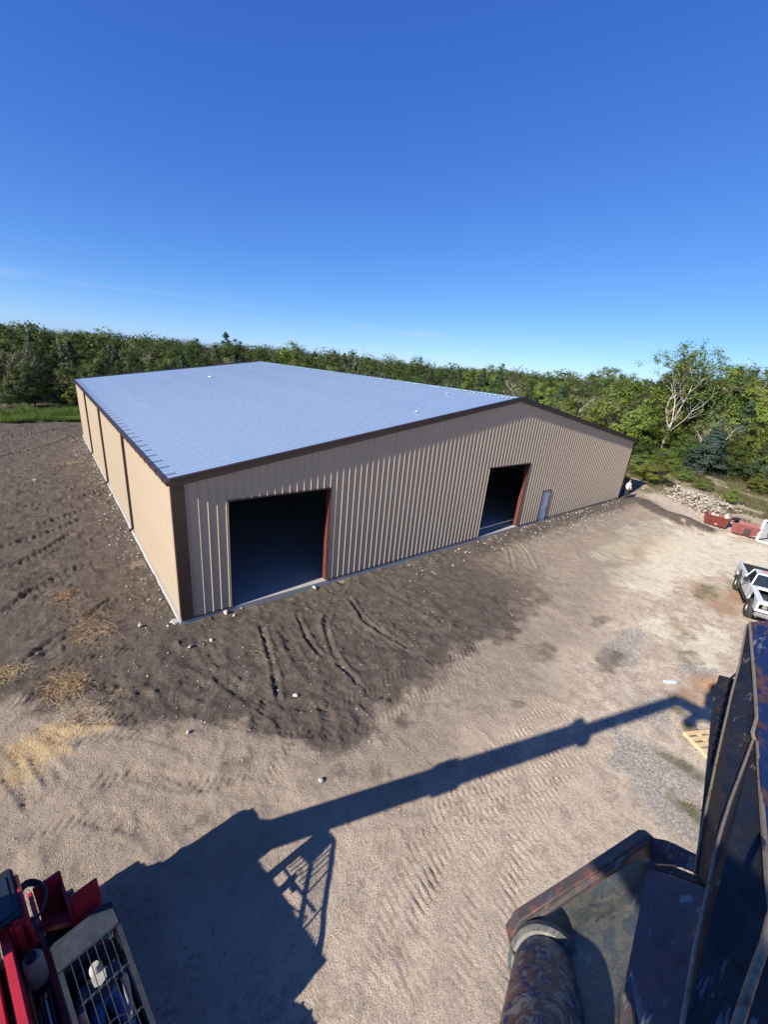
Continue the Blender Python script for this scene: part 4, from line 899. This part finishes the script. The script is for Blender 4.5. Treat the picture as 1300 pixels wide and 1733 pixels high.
# ------------------------------------------------------------------ red dumpsters
def dumpster(p, rz, col, lab, flap, hatch):
    e = empty('dumpster', (p.x, p.y, float(gz(p.x, p.y))+.02), rz, lab, 'dumpster', 'red tipping dumpsters at the yard edge')
    e.scale = (.86, .86, .84)
    Lh, Wt, Wb, H = 1.0, .75, .5, 1.05
    a = [(-.85, -.5, .12), (.85, -.5, .12), (.85, .55, .12), (-.85, .55, .12)]; b = [(-Lh, -.68, H), (Lh, -.68, H), (Lh, .72, H), (-Lh, .72, H)]
    t = .04; names = ['front_panel', 'side_panel', 'back_panel', 'side_panel']
    for i in range(4):
        j = (i+1) % 4; q = [Vector(a[i]), Vector(a[j]), Vector(b[j]), Vector(b[i])]; n = (q[1]-q[0]).cross(q[3]-q[0]).normalized()*-t
        MB().prism(q, n).build(names[i], col, e)
    MB().prism([Vector(v) for v in a], (0, 0, .04)).build('bottom_panel', col, e)
    mb = MB()
    for i in range(4): mb.bar(b[i], b[(i+1) % 4], .07, .07)
    mb.build('rim_tube', col, e)
    for x in (-.5, .45): MB().box((x-.12, -.5, 0), (x+.12, .5, .12)).build('skid', black, e)
    mb = MB(); 
    for x in (-.35, .35): mb.bar((x, -.56, .2), (x, -.70, H-.1), .06, .05)
    mb.build('stiffener', col, e)
    if flap: MB().prism([(Lh+.02, -.68, H+.02), (Lh+.55, -.5, H+.12), (Lh+.55, .5, H+.12), (Lh+.02, .7, H+.02)], (0, 0, -.03)).build('lid', black, e)
    if hatch: MB().prism([(-.1, -.575, .22), (.45, -.575, .22), (.42, -.69, .8), (-.02, -.69, .8)], (0, -.03, 0)).build('rubber_flap', rubber, e)
    else: MB().tube([(.1, -.6, .3), (.1, -.74, .3)], .12, 12).build('lift_hub', mat('faded_red', (.35, .14, .12), (.28, .1, .1), 8, .6), e)
    return e
rA = mat('dumpster_red', (.125, .024, .017), (.09, .018, .014), 3, .55); rB = mat('faded_dumpster_red', (.19, .055, .052), (.14, .038, .036), 3, .6)
p1 = at_ground(1203, 888, -.4); p2 = at_ground(1254, 905, -.4); rzd = math.atan2(-1.0, .0)+.04
dumpster(p1+Vector((.5, -.2, 0)), rzd, rA, 'deep red dumpster with rubbish and a raised black lid', True, False)
dumpster(p2+Vector((.5, -.1, 0)), rzd, rB, 'faded pinkish red dumpster with a black rubber flap', False, True)
for k, (dx, dy, s) in enumerate([(-.1, .35, .26), (.1, -.45, .30), (.1, .1, .18)]):
    o = link('rubbish_bag', stone_mesh(50+k, paper, .8)); o.location = (p1.x+.5+dx, p1.y-.2+dy, float(gz(p1.x, p1.y))+.80+s*.15); o.scale = (s, s, s)
    tag(o, ['white rubbish bag at the left end inside the deep red dumpster', 'white rubbish bag at the right end inside the deep red dumpster', 'small white rubbish bag in the middle of the deep red dumpster'][k], 'bag')
# white framed mesh rack / trailer frame
def rack():
    p = at_ground(1296, 918, -.4); e = empty('white_frame', (p.x+.3, p.y-.6, float(gz(p.x, p.y))), -math.pi/2+.05, 'white square steel frame with grey mesh and crossed braces beside the dumpsters', 'steel frame')
    c = [(-1.15, -.25, .08), (1.15, -.25, .08), (1.15, .45, 1.55), (-1.15, .45, 1.55)]
    mb = MB()
    for i in range(4): mb.bar(c[i], c[(i+1) % 4], .12, .12)
    mb.build('outer_frame', white, e)
    V = [Vector(v) for v in c]; ctr = sum(V, Vector())/4; n = (V[1]-V[0]).cross(V[3]-V[0]).normalized()
    MB().prism([v-n*.10 for v in V], -n*.02).build('grey_panel', mat('grey_panel', (.10, .105, .115), (.15, .155, .165), 4, .6, 0), e)
    mb = MB()
    for v in V: mb.bar(v, ctr+n*.0, .07, .05)
    mb.build('cross_brace', black, e)
    MB().tube([ctr-n*.08, ctr+n*.12], .2, 14).build('hub', steelgrey, e)
    ring = MB(); ring.tube([ctr-n*.03 + (V[1]-V[0]).normalized()*math.cos(a)*.72+(V[3]-V[0]).normalized()*math.sin(a)*.72 for a in np.linspace(0, 2*math.pi, 25)], .025, 6, cap=False); ring.build('guard_ring', steelgrey, e)
    mb = MB()
    for x in (-1.1, 1.1): mb.bar((x, .45, 1.5), (x, 1.2, .03), .07, .07)
    mb.build('prop_leg', white, e)
    for k in range(3): MB().bar((-1.15, -.1+.16*k, .25+.15*k), (-1.45, -.1+.16*k, .25+.15*k), .06, .06).build('side_bar', galv, e)
rack()
# ------------------------------------------------------------------ pallet and post near the tread plate
p = at_ground(1192, 1262, -.5); pal = empty('pallet', (p.x+.12, p.y-.18, float(gz(p.x, p.y))), R(-28), 'pale wooden pallet lying on grass beside the dark tread plate', 'pallet')
for k in range(6): MB().box((-.5, -.56+.2*k, .09), (.5, -.44+.2*k, .11)).build('deck_board', wood, pal)
for k in range(3): MB().box((-.5+.46*k, -.56, 0), (-.42+.46*k, .56, .088)).build('stringer', wood, pal)
p = at_ground(1134, 1153, -.5); o = MB().box((-.05, -.22, 0), (.05, .22, .06)).build('board_offcut', white); o.location = (p.x, p.y, float(gz(p.x, p.y))); o.rotation_euler = (0, 0, .95); tag(o, 'short white board offcut lying just above the boom shadow\'s tip', 'board')
for k, (px, py) in enumerate([(657, 1187), (645, 1183)]):
    p = at_ground(px, py, -.5); mb = MB(); mb.prism([(math.cos(a)*.09*(.6+.4*random.random()), math.sin(a)*.07*(.6+.5*random.random()), 0) for a in np.linspace(0, 5.5, 8)], (0, 0, .03)); o = mb.build('soil_clod', mat('wet_soil', (.015, .013, .012), (.03, .025, .02), 9, .9)); o.location = (p.x, p.y, float(gz(p.x, p.y))+.0); tag(o, ['larger black soil clod at the edge of the dark soil', 'smaller black soil clod beside the larger one'][k], 'clod')
# ------------------------------------------------------------------ telehandler
def telehandler():
    fm = Vector((.18, -.984)).normalized(); rz = math.atan2(fm.y, fm.x) - math.pi/2
    O = Vector((-4.3, -9.0, -.52)); e = empty('telehandler', O, rz, 'red telehandler with grey caged cab at lower left', 'telehandler')
    inv = Matrix.Rotation(-rz, 4, 'Z') @ Matrix.Translation(-O)
    loc = lambda x, y, z: inv @ Vector((x, y, z))
    B = lambda lo, hi, nm, m, bev=.012: MB().box(lo, hi).build(nm, m, e, bevel=bev)
    # chassis
    B((-.42, -1.7, .45), (-.36, 3.0, .95), 'chassis_rail', mred); B((-.12, -1.25, .95), (-.02, 1.95, 2.05), 'frame_beam', mred); B((.06, -1.25, .95), (.30, 1.95, 1.98), 'frame_beam', mred)
    B((-.355, -1.6, .45), (-.125, 2.9, .52), 'belly_plate', black); B((.31, -1.7, .5), (1.12, 3.0, 1.45), 'engine_hood', mred, .04)
    MB().prism([(-.10, 1.0, 2.052), (-.03, 1.0, 2.052), (-.03, 1.16, 2.052), (-.10, 1.16, 2.052)], (0, 0, .003)).build('decal', cream, e)
    # rear box with glossy panel
    B((-.30, -1.35, 1.0), (-.13, -.42, 2.22), 'rear_frame', mred, .05); B((-.29, -1.28, 2.222), (.35, -.46, 2.27), 'rear_cover', black, .02)
    B((-.22, -1.15, 2.272), (.25, -.55, 2.285), 'cover_glass', glass_dark, .004); B((-.13, -1.4, .95), (.9, -1.255, 2.3), 'counterweight', mred, .04)
    MB().tube([(-.31, -1.2, 2.1), (-.315, -.8, 2.24), (-.31, -.45, 2.05), (-.32, -.42, 1.6)], .035, 8).build('frame_tube', mred, e, smooth=True)
    for k in range(3):
        MB().tube([(-.30, -.55+.04*k, 1.3)] + [(-.42-(.13+.012*k)*math.cos(a), -.78+(.27+.02*k)*math.sin(a), 1.95+.03*k+.05*math.sin(a*2)) for a in np.linspace(-2.4, 3.4, 18)] + [(-.30, -1.1, 1.5)], .018, 8).build('hydraulic_hose', rubber, e, smooth=True)
    # rear bulkhead plates on the cab side
    B((-.78, -.98, .7), (-.44, -.93, 1.95), 'bulkhead_plate', mred); B((-1.13, -.50, .6), (-.78, -.45, 1.92), 'bulkhead_plate', mred); B((-.775, -.93, .6), (-.735, -.45, 1.75), 'bulkhead_plate', mred)
    mb = MB(); mb.bar((-.42, -.80, 1.34), (-1.06, -.34, 1.34), .17, .16); mb.build('fender_ledge', mred, e, bevel=.02)
    mb = MB(); mb.bar((-.52, -.35, 1.2), (-1.05, .12, 1.2), .12, .1); mb.build('fender_ledge', mred, e, bevel=.02)
    B((-.50, -.1, 1.15), (-.44, 2.8, 1.3), 'cab_mount', mred)
    # tank and fittings in the dark channel
    MB().tube([(-.25, -.22, 1.15), (-.25, -.22, 1.62), (-.25, -.22, 1.66)], [.12, .12, .10], 16).build('reservoir', cream, e, smooth=True)
    MB().tube([(-.25, -.22, 1.66), (-.25, -.22, 1.72)], .06, 12).build('filler_cap', black, e)
    for k in range(4): MB().tube([(-.33+.05*k, .0, 1.1), (-.32+.05*k, .2, 1.35-.05*k), (-.30+.04*k, .6, 1.2), (-.3, 2.6, .9)], .018, 6).build('pipe', galv if k == 1 else black, e)
    MB().tube([(-.24, .2, .8), (-.24, 2.6, .9)], .07, 12).build('hydraulic_cylinder', black, e, smooth=True)
    # cab
    cab = empty('cab'); cab.parent = e
    Cb = lambda mb, nm, m, **k: mb.build(nm, m, cab, **k)
    x0, x1, y0, y1, zt = -1.15, -.45, .19, 1.95, 2.27
    Cb(MB().prism([(x0+.05, y0, zt), (x1-.03, y0, zt), (x1, y0+.05, zt), (x1, y0+.38, zt), (x0, y0+.38, zt), (x0, y0+.05, zt)], (0, 0, -.05)), 'roof_plate', steelgrey, bevel=.012)
    zg = lambda y: zt-.03-(y-.57)*.62
    y1 = 2.0
    mb = MB()
    for (a, b, wd) in [((x0+.025, y0+.382, zt-.03), (x0+.025, y1, zg(y1)), .05), ((x1-.025, y0+.382, zt-.03), (x1-.025, y1, zg(y1)), .05), ((x0+.051, y1-.025, zg(y1-.025)), (x1-.051, y1-.025, zg(y1-.025)), .05)]: mb.bar(a, b, wd, .06)
    Cb(mb, 'roof_frame', steelgrey)
    for k in range(6):
        x = x0+.05+(x1-x0-.1)*(k+1)/7; Cb(MB().tube([(x, y0+.39, zt-.01), (x, y1-.05, zg(y1-.05)+.03)], .005, 6), 'guard_bar', steelgrey)
    for y in (.95, 1.38): Cb(MB().bar((x0+.05, y, zg(y)-.02), (x1-.05, y, zg(y)-.02), .03, .035), 'guard_crossbar', steelgrey)
    for (x, y) in ((x0+.03, y0+.03), (x1-.03, y0+.03)): Cb(MB().bar((x, y, .6), (x, y, zt-.051), .06, .06), 'cab_post', steelgrey)
    for x in (x0+.03, x1-.03): Cb(MB().bar((x, y1-.03, zg(y1)-.03), (x, y1-.03, .5), .06, .06), 'cab_post', steelgrey)
    Cb(MB().box((x0+.03, y0+.07, .45), (x1-.03, y1-.08, .52)), 'cab_floor', black)
    Cb(MB().prism([(x0, y0+.06, .5), (x0, y1-.1, .5), (x0, y1-.1, .78), (x0, y0+.06, .95)], (.03, 0, 0)), 'side_panel', steelgrey)
    Cb(MB().prism([(x1, y0+.06, .5), (x1, y1-.1, .5), (x1, y1-.1, .78), (x1, y0+.06, .95)], (-.03, 0, 0)), 'side_panel', black)
    Cb(MB().box((x0+.06, y0, .5), (x1-.06, y0+.03, 1.5)), 'rear_panel', steelgrey)
    for k in range(6): Cb(MB().bar((x0+.02, .40+.085*k, 1.66), (x0+.02, .40+.085*k, zg(max(.57, .40+.085*k))), .024, .024), 'window_bar', black)
    Cb(MB().bar((x0+.02, .34, 1.05), (x0+.02, .34, 2.21), .035, .035), 'window_post', black); Cb(MB().bar((x0+.02, .36, 1.61), (x0+.02, 1.36, 1.61), .03, .03), 'window_rail', black)
    Cb(MB().box((-.98, .30, .67), (-.60, .75, .79)), 'seat', black, bevel=.03); Cb(MB().box((-.98, .26, .77), (-.60, .36, 1.42)), 'backrest', black, bevel=.03)
    Cb(MB().tube([(-.8, 1.25, 1.20)]+[(-.8+.17*math.sin(a), 1.12+.14*math.cos(a), 1.19) for a in np.linspace(0, 2*math.pi, 20)], .012, 6), 'steering_wheel', galv); Cb(MB().tube([(-.8, 1.12, 1.19), (-.8, 1.45, .57)], .025, 8), 'steering_column', black)
    Cb(MB().box((-1.08, 1.45, .52), (-.5, 1.7, 1.1)), 'dashboard', black, bevel=.02)
    for x in (-1.02, -.56): Cb(MB().tube([(x, .95, .77), (x, 1.0, 1.07)], .012, 6), 'lever', galv)
    Cb(MB().tube([(-1.0, .85, 1.5), (-.98, 1.3, 1.6), (-.62, 1.42, 1.6), (-.6, 1.6, 1.5)], .012, 6), 'grab_handle', galv)
    # wheels
    for y in (-1.0, 2.35):
        for s in (-1, 1):
            if y < 0: wheel(e, (s*.72, y, .50), 0, .50, .34, .3, mred, 22)
            else: wheel(e, (s*.88, y, .58), 0, .58, .38, .3, mred, 22)
        MB().tube([(-.8, y, .58), (.8, y, .58)], .1, 10).build('axle', black, e)
    # front carriage and outriggers
    B((-.9, 2.9, .4), (.9, 3.1, 1.25), 'front_crossmember', mred)
    # boom
    bo = empty('boom'); bo.parent = e
    P0, T = loc(-5.05, -8.2, 1.75), loc(-3.95, -13.42, 9.3)
    d = (T-P0).normalized()
    Pa = P0 - d*.7; Pc = P0.lerp(T, .70)
    MB().bar(Pa, Pc, .38, .44).build('outer_section', mred, bo, bevel=.02)
    MB().bar(Pc-d*.22, Pc+d*.05, .48, .60).build('section_collar', black, bo, bevel=.02)
    MB().bar(Pc, T, .26, .28).build('inner_section', mred, bo, bevel=.015)
    mp_ = P0.lerp(T, .34); MB().bar(mp_ + Vector((0, 0, 0)) + d*.0, mp_+d*.5, .30, .62).build('hose_bracket', black, bo, bevel=.02)
    MB().tube([loc(-4.95, -8.75, .9), P0.lerp(T, .10)+Vector((0, 0, -.2))], [.09, .07], 12).build('lift_cylinder', galv, bo, smooth=True)
    J1, J2 = loc(-3.72, -14.5, 9.2), loc(-2.2, -15.35, 8.9)
    MB().bar(T-d*.05, J1, .26, .28).build('jib_head', mred, bo, bevel=.015)
    MB().bar(J1, loc(-1.5, -14.95, 8.6), .24, .24).build('carriage_arm', black, bo, bevel=.015)
    return e, loc, inv
tele, tloc, tinv = telehandler()
# operator
def operator():
    m = tele.matrix_basis
    fm = Vector((.18, -.984)).normalized(); rz = math.atan2(fm.y, fm.x) - math.pi/2
    e = empty('person', (-4.3-.18*.3, -9.0+.984*.3, -.52-.43), rz, 'seated operator in white cap, dark blue shirt and jeans inside the caged cab', 'person')
    c = -.80
    J = {'pelvis': ((c, .82, 1.36), (.15, .12)), 'waist': ((c, .80, 1.54), (.14, .11)), 'chest': ((c, .83, 1.80), (.18, .125)), 'neck': ((c, .86, 2.00), .055), 'head0': ((c, .89, 2.10), .075), 'head': ((c, .90, 2.20), .09)}
    E = [('pelvis', 'waist'), ('waist', 'chest'), ('chest', 'neck'), ('neck', 'head0'), ('head0', 'head')]
    for s, n in ((-1, 'l'), (1, 'r')):
        J.update({'sh'+n: ((c+s*.19, .84, 1.90), .068), 'ua'+n: ((c+s*.24, .92, 1.80), .058), 'el'+n: ((c+s*.255, 1.06, 1.70), .043), 'wr'+n: ((c+s*.225, 1.32, 1.70), .029), 'ha'+n: ((c+s*.20, 1.39, 1.70), (.036, .022)),
                  'hip'+n: ((c+s*.10, .90, 1.34), .10), 'kn'+n: ((c+s*.17, 1.36, 1.42), .072), 'an'+n: ((c+s*.16, 1.50, .96), .045), 'to'+n: ((c+s*.16, 1.66, .90), .04)})
        E += [('chest', 'sh'+n), ('sh'+n, 'ua'+n), ('ua'+n, 'el'+n), ('el'+n, 'wr'+n), ('wr'+n, 'ha'+n), ('pelvis', 'hip'+n), ('hip'+n, 'kn'+n), ('kn'+n, 'an'+n), ('an'+n, 'to'+n)]
        for k in range(4):
            o_ = (k-1.5)*.02; kn_ = f'f{k}{n}'; J[kn_] = ((c+s*.20+o_, 1.44, 1.70), .011); J[kn_+'b'] = ((c+s*.20+o_*1.15, 1.485-.006*abs(k-1.3), 1.68), .009)
            E += [('ha'+n, kn_), (kn_, kn_+'b')]
        J['t'+n] = ((c+s*.155, 1.39, 1.69), .012); J['t'+n+'b'] = ((c+s*.14, 1.43, 1.685), .010); E += [('ha'+n, 't'+n), ('t'+n, 't'+n+'b')]
    def mf(p):
        if p.z > 1.98: return 2
        if p.y > 1.0 and p.z > 1.55: return 2
        if p.z < 1.5 and (p.y > .86 or p.z < 1.42): return 1
        return 0
    body('body', J, E, mf, [navy_cloth, jeans, skin], e)
    mb = MB(); mb.tube([(c, .89, 2.19), (c, .885, 2.25), (c, .885, 2.31)], [.08, .075, .04], 14); mb.build('cap', capcloth, e, smooth=True)
    MB().prism([(c-.08, .96, 2.205), (c-.07, 1.07, 2.19), (c, 1.10, 2.185), (c+.07, 1.07, 2.19), (c+.08, .96, 2.205)], (0, 0, .012)).build('cap_peak', capcloth, e)
operator()
# ------------------------------------------------------------------ blue steel attachment by the camera
def attachment():
    base = at(1290, 1500, 1.1)
    e = empty('lifting_attachment', base, 0, 'rusty dark blue steel boom attachment filling the lower right', 'machine attachment')
    def plate(name, pts, m, t=.02, bev=.003):
        P_ = [at(*q)-base for q in pts]; n = sum(((P_[i]-P_[0]).cross(P_[(i+1) % len(P_)]-P_[0]) for i in range(1, len(P_)-1)), Vector()).normalized()
        view = (P_[0]+base-CAM)
        if n.dot(view) < 0: n = -n
        return MB().prism(P_, n*t).build(name, m, e, bevel=bev)
    def strip(name, pts, w_, m, t=.012):
        mb = MB(); P_ = [at(*q)-base for q in pts]; mb.tube(P_, [w_]*len(P_), 6); return mb.build(name, m, e, smooth=True)
    # long beam
    plate('top_plate', [(1269, 1052, 2.4), (1360, 1046, 2.4), (1480, 1500, 1.15), (1302, 1500, 1.08), (1288, 1330, 1.38), (1281, 1240, 1.62), (1277, 1150, 1.95)], a_bluerust)
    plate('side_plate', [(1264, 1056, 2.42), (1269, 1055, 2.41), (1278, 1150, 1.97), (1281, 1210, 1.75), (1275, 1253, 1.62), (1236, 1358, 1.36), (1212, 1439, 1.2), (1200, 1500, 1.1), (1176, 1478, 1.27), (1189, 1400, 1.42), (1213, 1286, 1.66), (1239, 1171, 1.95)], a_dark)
    strip('weld_bead', [(1269, 1054, 2.38), (1277, 1150, 1.93), (1281, 1215, 1.70), (1274, 1240, 1.62), (1277, 1252, 1.6)], .007, a_edge)
    strip('weld_bead', [(1275, 1251, 1.60), (1257, 1300, 1.46), (1236, 1356, 1.34), (1222, 1400, 1.24), (1212, 1437, 1.18), (1200, 1498, 1.08), (1175, 1611, .92), (1155, 1733, .78), (1140, 1800, .7)], .0045, a_edge)
    strip('plate_edge', [(1283, 1256, 1.58), (1287, 1320, 1.42), (1293, 1400, 1.24), (1300, 1490, 1.07), (1316, 1620, .9)], .008, a_edge)
    strip('plate_edge', [(1264, 1057, 2.40), (1251, 1127, 2.08), (1239, 1171, 1.93), (1213, 1286, 1.64), (1189, 1400, 1.40), (1176, 1478, 1.25)], .0045, a_edge)
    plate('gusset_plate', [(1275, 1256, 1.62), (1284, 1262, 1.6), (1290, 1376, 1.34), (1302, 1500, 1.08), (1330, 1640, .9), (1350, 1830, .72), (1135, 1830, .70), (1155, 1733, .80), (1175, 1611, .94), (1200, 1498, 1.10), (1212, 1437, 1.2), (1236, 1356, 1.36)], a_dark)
    # tread plate step
    tp = [(1217, 1141, 2.5), (1250, 1150, 2.4), (1232, 1240, 2.1), (1206, 1380, 1.72), (1186, 1470, 1.55), (1178, 1450, 1.6), (1191, 1337, 1.85), (1203, 1212, 2.25), (1207, 1171, 2.4)]
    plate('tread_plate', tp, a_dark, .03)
    k = 0
    for i in range(17):
        t = i/16; py = 1150+t*270; dpt = np.interp(py, [1141, 1240, 1380, 1470], [2.46, 2.08, 1.70, 1.53])-.02; xl = np.interp(py, [1141, 1171, 1212, 1337, 1450], [1217, 1208, 1205, 1193, 1180])+7; xr = np.interp(py, [1150, 1240, 1380, 1470], [1248, 1232, 1206, 1186])
        if xr-xl < 5: continue
        for s in (0, 1):
            a = (xl, py+(12 if s else -6), dpt); b = (xr, py+(-12 if s else 14), dpt-.01)
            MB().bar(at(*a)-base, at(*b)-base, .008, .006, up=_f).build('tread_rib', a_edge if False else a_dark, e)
    # lower box: flange, grey face, blue plate
    plate('grey_face', [(872, 1590, 1.46), (885, 1562, 1.47), (983, 1500, 1.52), (1099, 1425, 1.56), (1112, 1462, 1.49), (1083, 1554, 1.32), (1066, 1631, 1.2), (1050, 1733, 1.05), (1040, 1850, .9), (990, 1850, .95), (880, 1650, 1.3), (880, 1594, 1.4)], a_grey)
    plate('edge_flange', [(868, 1587, 1.38), (881, 1558, 1.40), (982, 1493, 1.44), (1099, 1415, 1.48), (1113, 1420, 1.47), (1100, 1462, 1.47), (1079, 1457, 1.47), (961, 1522, 1.44), (893, 1574, 1.39), (880, 1600, 1.36), (884, 1640, 1.3), (873, 1628, 1.31)], a_brown, .05, .006)
    plate('rear_flange', [(1101, 1416, 1.47), (1127, 1421, 1.43), (1175, 1445, 1.34), (1200, 1458, 1.30), (1200, 1487, 1.26), (1140, 1462, 1.38), (1101, 1460, 1.46)], a_blue, .04)
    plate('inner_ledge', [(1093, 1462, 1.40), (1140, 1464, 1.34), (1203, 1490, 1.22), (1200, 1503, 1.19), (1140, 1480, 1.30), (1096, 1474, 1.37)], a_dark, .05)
    plate('blue_plate', [(1095, 1469, 1.34), (1140, 1480, 1.27), (1201, 1503, 1.16), (1184, 1590, 1.04), (1170, 1650, .97), (1150, 1850, .80), (1036, 1850, .86), (1050, 1700, 1.0), (1062, 1631, 1.09), (1079, 1554, 1.2)], a_blue, .03)
    plate('rust_strip', [(1052, 1668, 1.0), (1070, 1700, .97), (1090, 1850, .82), (1034, 1850, .85), (1044, 1740, .95)], a_brown, .01)
    # pipe and collar
    A, Bp = at(928, 1652, 1.30)-base, at(905, 1960, .80)-base; dv = (Bp-A).normalized()
    MB().tube([A-dv*.02, A+dv*.02, A.lerp(Bp, .5), Bp], [.097, .104, .107, .11], 40).build('pipe', a_pipe, e, smooth=True)
    MB().tube([A-dv*.045, A-dv*.035, A-dv*.005, A+dv*.008], [.115, .124, .124, .112], 40).build('pipe_collar', a_grey, e, smooth=True)
    # hose at the right edge
    MB().tube([at(*q)-base for q in [(1322, 1500, .9), (1302, 1560, .82), (1294, 1598, .78), (1272, 1660, .7), (1240, 1760, .62), (1220, 1850, .56)]], .0075, 10).build('hose', a_edge, e, smooth=True)
    # rear support linking it to the lifting arm behind the camera
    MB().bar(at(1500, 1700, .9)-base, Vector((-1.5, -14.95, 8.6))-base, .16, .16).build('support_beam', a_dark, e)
attachment()
